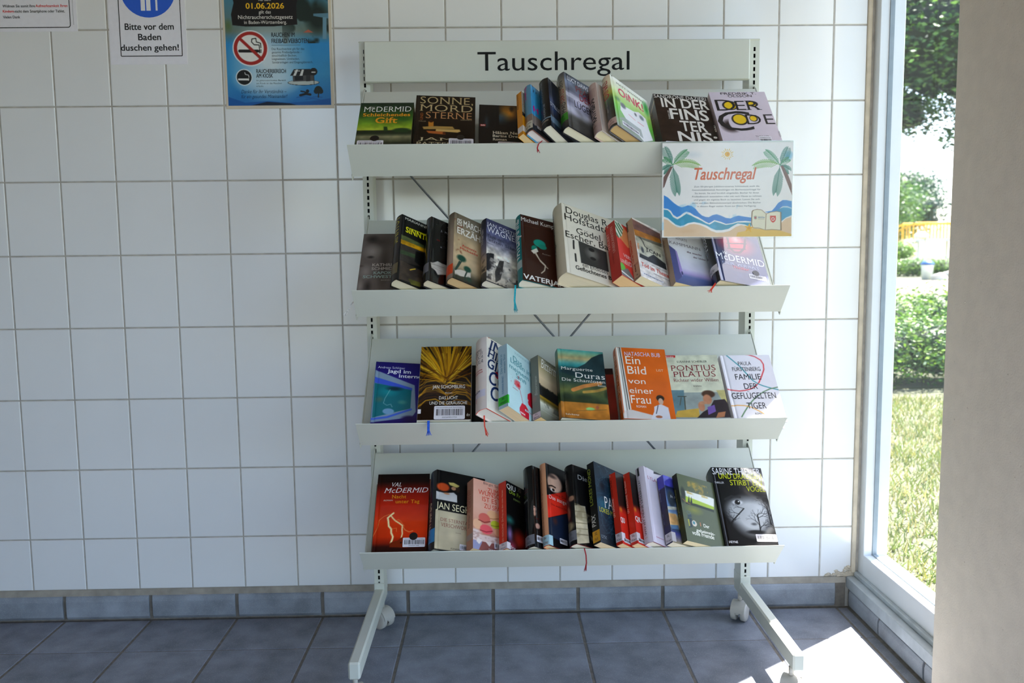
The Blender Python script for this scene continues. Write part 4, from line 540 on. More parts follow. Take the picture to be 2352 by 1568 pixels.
  [('vg',[(0,'#1e2a36'),(0.5,'#123044'),(1,'#0e141c')]),('e',0.16,0.523,0.196,0.122,'#1c6076',0.9,1),('scr',90,'#86bcc8',0.0022,0.75,11),('scr',50,'#3a6a7c',0.004,0.6,12),('e',0.176,0.287,0.108,0.076,'#0c0e16',0.9,0.7),('nz',4,0.2,3)],
  [('fill','#0c0c0e')],
  [('PAX',25.2,98.2,72.5,98.2,30.9,'#f2efe8','S'),('LOKES MOND',5.9,82.1,79.2,82.1,12.9,'#ccc42c','s'),('LYX',5.0,12.8,22.0,12.8,7.8,'#9aa0a4','S')],
  [('LOKES MOND',17.3,102.0,17.3,202.3,9.9,'#a4ac3c','s'),('PAX',9.9,44.9,9.9,76.5,12.9,'#eae6de','S'),('REBEKKA',26.5,50.0,26.5,76.0,4.2,'#9a9690','s')],[],[],((4.8,33.7),'#dc9a10',['SL','PAX'],0,'#1c1408')),
'qiu2':((4,1.616,0.1122,0.0,44.0978,0.0,0.12,0.191,0.0192),'p','bright red paperback directly right of the icy blue book','#ecc898','#c02a1a',
  [('vg',[(0,'#4a4844'),(0.1,'#2a2422'),(0.45,'#1a0e0c'),(0.52,'#a82418'),(0.58,'#dc2c1c'),(1,'#d4281a')]),('e',0.059,0.527,0.058,0.052,'#e07a20',0.8,1)],
  [('fill','#d2321e')],
  [('QIU',-10.3,56.6,17.3,56.6,12.7,'#f6eee8','B')],
  [('QIU XIAOLONG',17.0,72.4,17.0,122.3,4.9,'#f4c4b0','s'),('Schwarz auf Rot',19.4,127.8,19.4,173.3,4.7,'#2a0e0a','s'),('21098',22.3,182.6,22.3,191.2,3.3,'#f0b8a8','s')],[(6.2,5.5,31.2,16.7)],[],((7.6,29.1),'#dccdd0',['SL','Xiao'],0.012,'#2a2020')),
'qiu3':((4,1.6512,0.1119,0.0,42.7138,0.0,0.12,0.191,0.0203),'p','bright red paperback directly left of the pale mauve book','#ecc898','#c02a1a',
  [('vg',[(0,'#4a4844'),(0.1,'#2a2422'),(0.45,'#1a0e0c'),(0.52,'#a82418'),(0.58,'#dc2c1c'),(1,'#d4281a')]),('e',0.048,0.533,0.057,0.052,'#e07a20',0.8,1)],
  [('fill','#d2321e')],
  [('QIU',-3.3,58.8,27.0,58.8,12.8,'#f6eee8','B')],
  [('QIU XIAOLONG',14.8,83.2,14.8,133.2,5.0,'#f4c4b0','s'),('Rote Ratten',17.9,138.0,17.9,171.7,4.7,'#f4c4b0','s'),('21173',19.8,181.3,19.8,189.8,3.3,'#f0b8a8','s')],[(3.6,3.7,28.0,15.3)],[],((7.2,28.5),'#dccdd0',['SL','Xiao'],0.012,'#2a2020')),
'lyla':((4,1.6873,0.1187,0.0,41.8809,0.0,0.128,0.2035,0.0272),'h','pale mauve hardcover with black spine question and maroon board edges','#efe6d4','#7c1c3c',
  [('fill','#ded2de'),('p',[(0.302,0.005),(0.591,-0.017),(0.586,-0.0),(0.291,0.04)],'#1c1a1c',1)],
  [('fill','#dacdd8'),('r',0.3,0.01,0.55,0.12,'#1c1a1c')],
  [('LYLA WARD',9.9,171.4,90.7,171.4,8.9,'#bc4464','S'),('zweitausend',11.8,15.1,40.1,15.1,3.2,'#c05070','s')],
  [('LYLA WARD',27.6,52.8,27.6,139.1,6.7,'#bc4c6c','S'),('WO IST MEINE LESEBRILLE?',13.6,20.6,13.6,167.6,5.9,'#1c1a1c','s'),('zwiebel',28.5,13.1,12.6,13.1,2.5,'#c8a050','s')],[],[],None),
'fran':((4,1.7329,0.1143,0.0,31.5313,0.0,0.115,0.18,0.0231),'p','blue-violet paperback with a domed building photo and white call label','#ece0c4','#2a2450',
  [('vg',[(0,'#4c4abc'),(0.15,'#4a48b0'),(0.17,'#1c2340'),(0.35,'#5a78b0'),(0.55,'#7a98c0'),(0.6,'#d8c890'),(0.75,'#d8b078'),(0.8,'#3a4a60'),(0.86,'#5a5aa8'),(1,'#b8a880')]),('e',0.144,0.349,0.135,0.165,'#3c434c',0.4,1),('p',[(-0.02,0.482),(0.259,0.452),(0.246,0.498),(-0.018,0.534)],'#d8d4c4',1),('p',[(0.0,0.582),(0.21,0.565),(0.23,0.716),(-0.012,0.738)],'#dca668',1),('p',[(-0.0,0.753),(0.227,0.725),(0.226,0.784),(0.031,0.806)],'#5a7a9a',1),('nz',14,0.3,5)],
  [('fill','#2a2344'),('r',0,0,1,0.19,'#4844a8'),('vb',0.5,0.75,'#443828',0.5)],
  [('St. Petersb',13.6,121.4,56.4,121.4,6.7,'#f0f0f4','Si')],
  [('Strahlender Weg',22.9,113.6,22.9,150.3,4.1,'#8a88a8','s'),('Jean P. Frank',19.7,52.1,19.7,80.7,4.0,'#6a6880','s')],[],[],((3.0,27.0),'#cfc6c8',['SL','Fran'],0.012,'#2a2422')),
'fremde':((4,1.7658,0.1212,0.0,27.7378,0.0,0.1127,0.18,0.0187),'p','olive green paperback with a meadow, an old lantern and handwritten white title','#efdcb0','#4a4a28',
  [('fill','#596040'),('p',[(0.156,0.246),(0.854,0.248),(0.948,0.257),(0.9,0.398),(0.146,0.332)],'#eceadc',1),('p',[(0.148,0.327),(0.905,0.384),(0.889,0.43),(0.135,0.422)],'#aec434',1),('e',0.325,0.516,0.279,0.081,'#8e8e2a',0.9,0.8),('e',0.097,0.286,0.076,0.111,'#262c1a',0.5,1),('e',0.044,0.391,0.081,0.073,'#2c301c',0.6,1),('p',[(0.181,0.424),(0.247,0.308),(0.244,0.423)],'#2a3018',1),('p',[(0.244,0.423),(0.311,0.316),(0.312,0.431)],'#2a3018',1),('p',[(0.119,0.424),(0.388,0.411),(0.887,0.435),(0.875,0.472),(0.5,0.456),(0.127,0.449)],'#2c321c',1),('e',0.448,0.116,0.236,0.071,'#a8902c',0.9,0.7),('ns',22,0.55,'#c09a34',0.6,4,0.08,0.28,0.2,0.8),('l',[(0.054,0.381),(0.122,0.415),(0.255,0.439)],0.007,'#c87a34',1),('p',[(0.112,0.658),(0.222,0.647),(0.205,0.781),(0.106,0.803)],'#2a383c',1),('p',[(0.106,0.676),(0.145,0.675),(0.145,0.776),(0.113,0.781)],'#b0a82c',1),('e',0.269,0.72,0.068,0.046,'#dccdbc',0.1,1),('e',0.261,0.712,0.035,0.025,'#46888e',0.1,1),('l',[(0.117,0.563),(0.144,0.551),(0.203,0.56),(0.219,0.583),(0.144,0.602),(0.114,0.572)],0.007,'#5a6a68',1),('p',[(0.117,0.615),(0.224,0.591),(0.227,0.634),(0.121,0.653)],'#37474a',1)],
  [('vg',[(0,'#2e2e14'),(0.4,'#24240f'),(0.8,'#44441c'),(1,'#3a3a1c')])],
  [('Der',57.5,46.3,75.0,46.3,9.0,'#f2eedc','b'),('geheimnis-',32.8,30.1,88.2,30.1,8.3,'#f2eedc','b'),('volle Fremde',18.5,19.7,84.1,19.7,10.7,'#f2eedc','b'),('1',46.9,46.9,50.0,46.9,9.9,'#bc7c4c','s')],
  [('Der geheimnisvolle Fremde',13.0,63.7,13.0,139.8,5.9,'#8c8852','s')],[],[],None),
'sabine':((4,1.867,0.074,0.0,3.9956,0.0,0.13,0.223,0.05),'h','black hardcover with a black-and-white face crossed by bare branches','#e0d8c8','#12141c',
  [('fill','#0b0b0d'),('e',0.618,0.606,0.483,0.297,'#c2c4c6',0.5,1),('e',0.338,0.546,0.262,0.176,'#b4b6b8',0.7,1),('e',0.801,0.541,0.182,0.152,'#d0d2d4',0.7,1),('e',0.714,0.271,0.535,0.105,'#0b0b0d',0.7,1),('e',0.388,0.443,0.121,0.034,'#e8e8ea',0.5,1),('e',0.388,0.443,0.06,0.034,'#141416',0.2,1),('e',0.411,0.433,0.017,0.008,'#ffffff',0.2,1),('e',0.939,0.411,0.069,0.024,'#1c1c1e',0.4,1),('l',[(0.161,0.407),(0.295,0.367),(0.454,0.378)],0.026,'#2a2a2c',0.8),('l',[(0.795,0.387),(0.945,0.366),(1.056,0.397)],0.021,'#2a2a2c',0.8),('e',0.629,0.802,0.218,0.032,'#1e1e20',0.5,1),('e',0.623,0.706,0.08,0.023,'#3a3a3c',0.7,0.7),('tree',[(-0.023,0.872),(0.217,0.673),(0.487,0.519)],3),('tree',[(0.712,0.792),(0.727,0.693),(0.723,0.593)],5),('tree',[(1.014,0.777),(0.947,0.691),(0.941,0.489)],8),('e',0.017,0.872,0.176,0.191,'#0b0b0d',0.6,0.85),('e',1.144,0.486,0.061,0.327,'#1c2a54',0.5,0.5)],
  [('fill','#101216')],
  [('SABINE THIESLER',-4.4,207.4,125.2,207.4,18.2,'#f0eef0','s'),('UND DRAUSSEN',15.3,190.3,126.1,190.3,15.0,'#ccd01c','s'),('STIRBT EIN',41.4,171.9,123.6,171.9,14.9,'#ccd01c','s'),('VOGEL',80.8,154.9,128.3,154.9,14.7,'#ccd01c','s'),('THRILLER',2.2,176.1,26.0,176.1,5.3,'#e0dee0','s'),('HEYNE',9.6,14.5,31.4,14.5,5.9,'#e4e2e4','b')],
  [('UND DRAUSSEN STIRBT EIN VOGEL',49.1,150.5,49.1,240.6,18.7,'#6a6e1c','s'),('SABINE THIESLER',78.3,183.1,78.3,251.3,17.7,'#6a6a70','s')],[(78.6,19.4,135.4,38.6)],[],None),
}
PRINTS={
'n1':((-0.0735,-0.003,1.6285,0.297,0.21),
 [('fill','#f1eff6')],
 [('Widmen Sie somit Ihre ',102.9,62.7,188.2,62.7,6.7,'#1c1a1c','b'),('Aufmerksamkeit Ihren',189.7,62.9,273.6,62.9,6.7,'#d8281c','b'),('Kindern',102.7,49.4,131.9,49.4,6.7,'#d8281c','b'),('-nicht dem Smartphone oder Tablet.',131.9,49.2,265.9,49.2,6.7,'#1c1a1c','b'),('Vielen Dank',102.4,34.5,147.2,34.5,6.7,'#1c1a1c','b')]),
'n2':((0.3056,-0.003,1.5415,0.2042,0.297),
 [('fill','#efedf4')],
 [('Bitte vor dem',42.0,90.0,171.9,90.0,16.4,'#17151a','b'),('Baden',76.0,63.1,136.8,63.1,16.4,'#17151a','b'),('duschen gehen!',28.6,36.2,182.6,36.2,15.7,'#17151a','b')]),
'poster':((0.6137,-0.0045,1.4315,0.2755,0.4035),
 [('vg',[(0,'#3a6a8a'),(0.3,'#4a86a0'),(0.52,'#6a7a70'),(0.6,'#2a8ac8'),(0.8,'#3a94c8'),(1,'#1a6ab0')]),('ns',10,0.45,'#16241c',0.95,4,0.1,0.6,0.55,1),('e',0.896,0.433,0.153,0.139,'#16241c',0.6,1),('e',0.03,0.485,0.055,0.055,'#5a7048',0.8,1),('p',[(0.855,0.41),(1.016,0.406),(1.014,0.443),(0.855,0.424)],'#5a8498',1),('p',[(0.945,0.433),(0.982,0.433),(0.975,0.572),(0.938,0.572)],'#6a94a8',1),('p',[(0.751,0.53),(0.801,0.511),(0.849,0.53)],'#b8604a',1),('e',0.42,0.709,0.42,0.31,'#cfdee4',0.85,1),('e',0.384,0.84,0.365,0.112,'#c4dbe6',0.9,1),('p',[(0.096,-0.046),(0.728,-0.062),(0.703,0.138),(0.731,0.267),(0.691,0.358),(0.698,0.478),(0.475,0.489),(0.196,0.489),(0.072,0.48),(0.063,0.411),(0.092,0.338),(0.061,0.227)],'#120b0a',1),('p',[(-0.0,0.941),(0.165,0.981),(0.39,0.971),(0.586,0.984),(0.798,0.975),(0.996,0.956),(0.992,1.031),(-0.006,1.026)],'#0f58a0',1),('p',[(0.164,1.008),(0.376,0.976),(0.6,0.987),(0.726,1.011),(0.725,1.03),(0.162,1.027)],'#0a1c34',1),('e',0.236,0.629,0.176,0.118,'#e8eef0',0.04,1),('e',0.236,0.629,0.165,0.11,'#a8241c',0.04,1),('e',0.236,0.629,0.131,0.088,'#eceae4',0.04,1),('l',[(0.131,0.646),(0.305,0.647)],0.019,'#15120f',1),('l',[(0.324,0.638),(0.323,0.657)],0.008,'#15120f',1),('l',[(0.338,0.638),(0.337,0.657)],0.006,'#15120f',1),('l',[(0.338,0.625),(0.336,0.597),(0.295,0.588),(0.292,0.565),(0.254,0.569),(0.249,0.588),(0.273,0.606),(0.321,0.608),(0.324,0.63)],0.006,'#15120f',1),('l',[(0.129,0.561),(0.344,0.701)],0.02,'#a8241c',1),('l',[(0.443,0.61),(0.719,0.61)],0.003,'#4a6a80',1),('e',0.164,0.816,0.082,0.055,'#dfe8ea',0.04,1),('e',0.164,0.816,0.073,0.049,'#12110f',0.04,1),('l',[(0.112,0.829),(0.196,0.83)],0.012,'#e8e8e4',1),('l',[(0.206,0.825),(0.205,0.835)],0.006,'#e8e8e4',1),('l',[(0.211,0.816),(0.207,0.802),(0.177,0.797),(0.171,0.785)],0.004,'#e8e8e4',1),('e',0.738,0.853,0.157,0.019,'#1c1c1c',0.05,1),('e',0.738,0.852,0.152,0.016,'#b8c0bc',0.05,1),('p',[(0.633,0.785),(0.836,0.777),(0.844,0.842),(0.636,0.846)],'#4a4848',1),('p',[(0.61,0.808),(0.648,0.766),(0.809,0.765),(0.849,0.805)],'#1c1a1c',1),('p',[(0.638,0.808),(0.669,0.768),(0.69,0.768),(0.664,0.809)],'#d8d8d4',1),('p',[(0.701,0.809),(0.725,0.769),(0.746,0.769),(0.729,0.809)],'#d8d8d4',1),('p',[(0.652,0.809),(0.736,0.809),(0.735,0.837),(0.658,0.839)],'#15151a',1),('p',[(0.765,0.804),(0.807,0.803),(0.805,0.844),(0.763,0.845)],'#2a2a2c',1),('e',0.84,0.782,0.037,0.025,'#141412',0.04,1),('l',[(0.822,0.786),(0.853,0.786)],0.007,'#d8d8d4',1),('l',[(0.84,0.805),(0.84,0.859)],0.004,'#1c1a18',1),('l',[(0.702,0.935),(0.758,0.926),(0.8,0.931)],0.015,'#12161c',1),('e',0.773,0.909,0.017,0.012,'#12161c',0.04,1),('l',[(0.71,0.909),(0.745,0.913),(0.772,0.926)],0.009,'#12161c',1),('l',[(0.666,0.949),(0.729,0.943),(0.799,0.951),(0.87,0.944),(0.912,0.95)],0.005,'#1c5a9a',1),('l',[(0.756,0.962),(0.827,0.957),(0.89,0.965)],0.005,'#1c5a9a',1),('e',0.88,0.901,0.04,0.026,'#1a2420',0.04,1),('e',0.858,0.91,0.025,0.017,'#1a2420',0.04,1),('e',0.902,0.91,0.026,0.017,'#1a2420',0.04,1),('l',[(0.88,0.918),(0.878,0.948)],0.008,'#1a1c18',1)],
 [('Ab dem',91.4,271.6,123.9,271.6,6.7,'#e8e4dc','s'),('01.06.2026',56.9,252.0,158.7,252.0,14.1,'#f2bc1c','b'),('gilt das',91.1,239.3,123.0,239.3,8.2,'#e8e4dc','s'),('Nichtraucherschutzgesetz',35.8,225.5,180.7,225.5,9.7,'#e8e4dc','s'),('in Baden-Württemberg.',51.4,212.7,164.4,212.7,8.6,'#e8e4dc','s'),('RAUCHEN IM',122.0,178.6,184.3,178.6,11.2,'#20242a','b'),('FREIBAD VERBOTEN.',121.8,162.5,224.1,162.5,11.2,'#20242a','b'),('Das Rauchverbot gilt für das',121.4,144.8,208.4,144.8,5.6,'#20303c','s'),('gesamte Freibadgelände –',121.5,136.2,201.2,136.2,5.6,'#20303c','s'),('einschließlich Becken,',121.5,127.6,187.8,127.6,5.6,'#20303c','s'),('Liegewiesen, Umkleiden,',121.5,118.9,194.8,118.9,5.6,'#20303c','s'),('Sanitäranlagen und Eingangsbereich.',121.6,110.1,230.3,110.1,5.6,'#20303c','s'),('RAUCHERBEREICH',78.2,84.9,157.6,84.9,10.2,'#20242a','b'),('AM KIOSK',77.6,73.0,122.4,73.0,10.2,'#20242a','b'),('Im gekennzeichneten Bereich',77.7,63.8,156.0,63.8,4.2,'#3a4a54','s'),('am Kiosk ist das Rauchen',77.3,56.2,145.3,56.2,4.2,'#3a4a54','s'),('erlaubt.',77.0,48.9,96.7,48.9,4.2,'#3a4a54','s'),('KIOSK',180.1,88.2,195.6,88.2,3.4,'#e8e8e4','s'),('Danke für Ihr Verständnis –',35.8,32.3,156.8,32.3,9.1,'#14304a','i'),('für ein gesundes Miteinander!',35.2,19.4,159.0,19.4,9.1,'#14304a','i')]),
'sign':((1.7035,-0.4335,1.0605,0.2945,0.2095),
 [('fill','#fbf7f1'),('nz',3,0.04,3),('e',0.23,0.125,0.095,0.049,'#d8e0e4',0.9,0.6),('e',0.962,0.143,0.041,0.065,'#58b4dc',0.8,1),('e',0.967,0.126,0.054,0.033,'#a8d4e4',0.9,0.6),('fr',(0.079,0.229),(0.045,0.237),(0.011,0.278),9,0.042,'#1f6e56'),('fr',(0.079,0.229),(0.048,0.141),(0.017,0.037),16,0.051,'#1f6e56'),('fr',(0.079,0.229),(0.134,0.126),(0.189,0.071),15,0.045,'#2f8a4a'),('fr',(0.079,0.229),(0.182,0.167),(0.285,0.236),17,0.048,'#7ab040'),('fr',(0.079,0.229),(0.097,0.4),(0.114,0.521),18,0.057,'#1f6e56'),('fr',(0.079,0.229),(0.045,0.174),(0.012,0.151),9,0.036,'#2f8a4a'),('fr',(0.901,0.24),(0.935,0.249),(0.97,0.29),9,0.041,'#1f6e56'),('fr',(0.901,0.24),(0.93,0.152),(0.959,0.049),16,0.05,'#1f6e56'),('fr',(0.901,0.24),(0.843,0.135),(0.787,0.079),15,0.044,'#2f8a4a'),('fr',(0.901,0.24),(0.796,0.175),(0.694,0.242),17,0.047,'#7ab040'),('fr',(0.901,0.24),(0.887,0.411),(0.872,0.532),18,0.056,'#1f6e56'),('fr',(0.901,0.24),(0.933,0.185),(0.967,0.163),9,0.035,'#2f8a4a'),('p',[(0.006,0.475),(0.009,0.36),(0.062,0.246),(0.081,0.247),(0.041,0.36),(0.017,0.458)],'#6e4c42',1),('p',[(0.905,0.25),(0.925,0.249),(0.965,0.348),(0.993,0.447),(0.998,0.563)],'#7a4a3a',1),('e',0.496,0.122,0.021,0.029,'#f0b41c',0.12,1),('e',0.502,0.12,0.011,0.015,'#e09a1c',0.4,1),('l',[(0.525,0.122),(0.535,0.122)],0.006,'#e8b82c',1),('l',[(0.523,0.137),(0.539,0.145)],0.005,'#e8b82c',1),('l',[(0.516,0.149),(0.524,0.158)],0.006,'#e8b82c',1),('l',[(0.507,0.157),(0.514,0.177)],0.006,'#e8b82c',1),('l',[(0.496,0.16),(0.497,0.173)],0.005,'#e8b82c',1),('l',[(0.485,0.157),(0.479,0.176)],0.005,'#e8b82c',1),('l',[(0.476,0.148),(0.469,0.157)],0.006,'#e8b82c',1),('l',[(0.47,0.136),(0.453,0.144)],0.006,'#e8b82c',1),('l',[(0.467,0.122),(0.457,0.121)],0.005,'#e8b82c',1),('l',[(0.469,0.107),(0.453,0.099)],0.006,'#e8b82c',1),('l',[(0.476,0.095),(0.468,0.086)],0.006,'#e8b82c',1),('l',[(0.485,0.087),(0.478,0.067)],0.006,'#e8b82c',1),('l',[(0.496,0.084),(0.495,0.071)],0.006,'#e8b82c',1),('l',[(0.507,0.087),(0.513,0.068)],0.006,'#e8b82c',1),('l',[(0.516,0.096),(0.523,0.086)],0.005,'#e8b82c',1),('l',[(0.522,0.108),(0.539,0.1)],0.006,'#e8b82c',1),('p',[(0.013,0.549),(0.043,0.572),(0.091,0.633),(0.121,0.662),(0.151,0.679),(0.174,0.671),(0.198,0.659),(0.228,0.666),(0.258,0.697),(0.282,0.739),(0.307,0.768),(0.337,0.785),(0.361,0.787),(0.39,0.765),(0.42,0.757),(0.45,0.77),(0.492,0.797),(0.528,0.803),(0.558,0.784),(0.588,0.774),(0.624,0.783),(0.69,0.797),(0.691,0.839),(0.643,0.831),(0.583,0.834),(0.535,0.855),(0.493,0.861),(0.451,0.837),(0.403,0.819),(0.379,0.84),(0.361,0.852),(0.331,0.831),(0.307,0.81),(0.277,0.784),(0.247,0.767),(0.217,0.738),(0.187,0.725),(0.163,0.741),(0.139,0.77),(0.115,0.784),(0.085,0.757),(0.067,0.715),(0.043,0.694),(0.013,0.689)],'#1b86d6',1),('p',[(0.013,0.701),(0.043,0.708),(0.064,0.736),(0.086,0.783),(0.119,0.807),(0.145,0.787),(0.187,0.748),(0.223,0.767),(0.247,0.786),(0.307,0.826),(0.337,0.852),(0.367,0.866),(0.385,0.852),(0.406,0.833),(0.451,0.853),(0.493,0.872),(0.541,0.863),(0.583,0.847),(0.691,0.85),(0.685,0.898),(0.637,0.869),(0.583,0.857),(0.547,0.884),(0.512,0.914),(0.464,0.927),(0.416,0.926),(0.38,0.906),(0.337,0.872),(0.295,0.851),(0.247,0.837),(0.2,0.848),(0.17,0.87),(0.14,0.879),(0.104,0.861),(0.074,0.827),(0.044,0.793),(0.014,0.776)],'#1a9abc',1),('p',[(0.791,0.738),(0.845,0.726),(0.869,0.689),(0.892,0.644),(0.927,0.614),(0.957,0.614),(0.996,0.627),(0.998,0.697),(0.964,0.678),(0.928,0.679),(0.881,0.727),(0.845,0.753)],'#1b86d6',1),('p',[(0.869,0.737),(0.899,0.706),(0.934,0.69),(0.965,0.693),(0.998,0.707),(0.999,0.774),(0.954,0.801),(0.919,0.839),(0.883,0.835)],'#1a98c4',1),('ns',9,0.6,'#5ab8e8',0.35,6,0.62,0.92,0,1),('p',[(0.014,0.797),(0.044,0.814),(0.08,0.856),(0.116,0.888),(0.146,0.896),(0.182,0.881),(0.212,0.862),(0.248,0.857),(0.296,0.872),(0.344,0.902),(0.38,0.935),(0.422,0.954),(0.476,0.952),(0.524,0.936),(0.571,0.893),(0.613,0.874),(0.655,0.894),(0.704,0.917),(0.896,0.92),(0.919,0.86),(0.954,0.811),(0.996,0.795),(1.0,1.005),(0.015,0.99)],'#ecc9a0',1),('e',0.2,0.933,0.09,0.033,'#e4b888',0.9,0.6),('p',[(0.584,0.954),(0.644,0.939),(0.704,0.912),(0.752,0.918),(0.806,0.934),(0.854,0.93),(0.914,0.939),(0.963,0.961),(1.002,0.978),(1.003,1.005),(0.573,0.998)],'#f0c45c',1),('p',[(0.686,0.865),(0.689,0.732),(0.698,0.717),(0.731,0.706),(0.768,0.714),(0.802,0.756),(0.798,0.933),(0.752,0.914),(0.699,0.909)],'#8a6a48',1),('p',[(0.693,0.861),(0.697,0.734),(0.707,0.719),(0.731,0.712),(0.766,0.719),(0.799,0.759),(0.795,0.928),(0.753,0.908),(0.702,0.903)],'#efe9cc',1),('p',[(0.802,0.756),(0.833,0.739),(0.881,0.729),(0.918,0.741),(0.924,0.937),(0.848,0.929),(0.798,0.933)],'#8a6a48',1),('p',[(0.804,0.761),(0.835,0.744),(0.881,0.735),(0.91,0.742),(0.914,0.931),(0.848,0.923),(0.8,0.928)],'#efe9cc',1),('p',[(0.832,0.778),(0.877,0.779),(0.878,0.818),(0.87,0.841),(0.856,0.854),(0.842,0.841),(0.833,0.817)],'#d8261c',1),('e',0.855,0.814,0.014,0.018,'#f2e0d8',0.04,1),('e',0.855,0.814,0.009,0.011,'#d8261c',0.04,1),('p',[(0.705,0.782),(0.72,0.774),(0.732,0.783),(0.731,0.812),(0.719,0.82),(0.707,0.807)],'#b8c0a8',1),('p',[(0.711,0.787),(0.727,0.787),(0.726,0.809),(0.713,0.809)],'#b0505a',1),('p',[(0.676,0.852),(0.681,0.893),(0.711,0.9),(0.685,0.918),(0.69,0.959),(0.669,0.93),(0.642,0.948),(0.655,0.911),(0.634,0.882),(0.663,0.889)],'#f0b41e',1),('e',0.671,0.908,0.013,0.019,'#e09a14',0.6,1)],
 [('Tauschregal',71.8,128.2,212.2,128.2,25.8,'#dd6430','bi'),('Zum 50-jährigen Jubiläum unseres Schlossbads stellt die',71.6,111.1,219.3,111.1,3.3,'#4a4a4e','s'),('Gemeindebibliothek Remchingen ein Büchertauschregal für',67.2,103.7,222.1,103.7,3.3,'#4a4a4e','s'),('Sie bereit. Sie sind herzlich eingeladen, Bücher für Ihren',73.6,96.4,218.5,96.4,3.3,'#4a4a4e','s'),('Freibadbesuch auszuleihen oder mit nach Hause zu nehmen',67.8,89.1,224.5,89.1,3.3,'#4a4a4e','s'),('und gegen ein eigenes Buch zu tauschen. Lassen Sie sich',71.8,81.9,220.7,81.9,3.3,'#4a4a4e','s'),('nicht von dem Bibliotheksstempel abschrecken: Die Bücher',68.5,74.5,223.8,74.5,3.3,'#4a4a4e','s'),('in diesem Regal stehen Ihnen zur freien Verfügung.',79.5,67.3,212.9,67.3,3.3,'#4a4a4e','s'),('BIBLIOTHEK',217.8,41.4,233.3,41.4,2.1,'#3a78b0','b'),('Gemeinde',217.7,44.2,229.7,44.2,1.4,'#5a6a78','s'),('REMCHINGEN',217.8,38.3,232.5,38.3,1.4,'#5a6a78','s')]),
'header':((0.997,-0.1305,1.464,0.99,0.104),
 [],
 [('Tauschregal',290.4,28.7,679.1,28.7,46.4,'#101110','s')]),
}
# ------------------------------------------------------------------ materials
M_TILE = mat('glazed_tile', '#f0f0ef', .16, noise=(3, .03), coat=.15)
M_GROUT = mat('grout', '#b9b3a9', .9, noise=(40, .25))
M_FLOOR = mat('slate_floor_tile', attr=True, rough=.55, noise=(14, .35), bump=(90, .25))
def speckle(m):
    n, l = m.node_tree.nodes, m.node_tree.links; p = n['Principled BSDF']; src = p.inputs['Base Color'].links[0].from_socket
    tc = [q for q in n if q.type == 'TEX_COORD'][0]; v = n.new('ShaderNodeTexVoronoi'); v.inputs['Scale'].default_value = 330; l.new(tc.outputs['Object'], v.inputs['Vector'])
    r = n.new('ShaderNodeMapRange'); r.inputs['From Min'].default_value = .16; r.inputs['From Max'].default_value = .3; r.inputs['To Min'].default_value = .75; r.inputs['To Max'].default_value = 0; l.new(v.outputs['Distance'], r.inputs['Value'])
    t = n.new('ShaderNodeTexNoise'); t.inputs['Scale'].default_value = 60; l.new(tc.outputs['Object'], t.inputs['Vector']); k = n.new('ShaderNodeMath'); k.operation = 'MULTIPLY'; l.new(r.outputs[0], k.inputs[0]); l.new(t.outputs['Fac'], k.inputs[1])
    mx = n.new('ShaderNodeMix'); mx.data_type = 'RGBA'; l.new(k.outputs[0], mx.inputs[0]); l.new(src, mx.inputs[6]); mx.inputs[7].default_value = (.55, .57, .6, 1); l.new(mx.outputs[2], p.inputs['Base Color'])
speckle(M_FLOOR)
M_FGROUT = mat('floor_grout', '#7a736a', .9, noise=(60, .3)); M_COVE = mat('cove_grout', '#a59d90', .9, noise=(30, .25))
M_METAL = mat('painted_metal', '#d3d5c8', .38, noise=(6, .04), bump=(700, .03))
M_METAL2 = mat('galvanised_wire', '#7c8086', .35, metal=.8, noise=(30, .2))
M_FRAME = mat('window_frame_paint', '#dfe3e6', .35, noise=(8, .05))
M_SILL = mat('aluminium_sill', '#aeb6bb', .4, noise=(20, .18))
M_GASKET = mat('rubber_gasket', '#8f9ca6', .6, noise=(30, .1))
M_PLASTER = mat('painted_plaster', '#e6dac8', .75, noise=(30, .06), bump=(260, .5))
M_PLASTER2 = mat('white_plaster', '#e8e6e0', .8, noise=(20, .04), bump=(200, .2))
M_SEAL = mat('sealant', '#d3c7b2', .6, noise=(25, .2))
M_PRINT = mat('printed_cover', attr=True, rough=.45, coat=0, spec=.3, noise=(60, .03))
M_GLOSS = mat('film_wrapped_cover', attr=True, rough=.35, coat=.3, coatr=.05, spec=.15, noise=(60, .03), bump=(25, .12))
M_FILMY = mat('glossy_film_cover', attr=True, rough=.4, coat=1, coatr=.04, spec=.1, noise=(60, .03), bump=(12, .15))
M_PAPER = mat('paper', attr=True, rough=.7, noise=(80, .03))
M_LABEL = mat('sticker', attr=True, rough=.4, noise=(80, .04))
M_CLOTH = mat('ribbon_cloth', attr=True, rough=.8, noise=(300, .3))
M_CASTER = mat('caster_plastic', '#c6c1b6', .5, noise=(20, .12))
M_VINYL = mat('vinyl_lettering', attr=True, rough=.5, spec=.15)
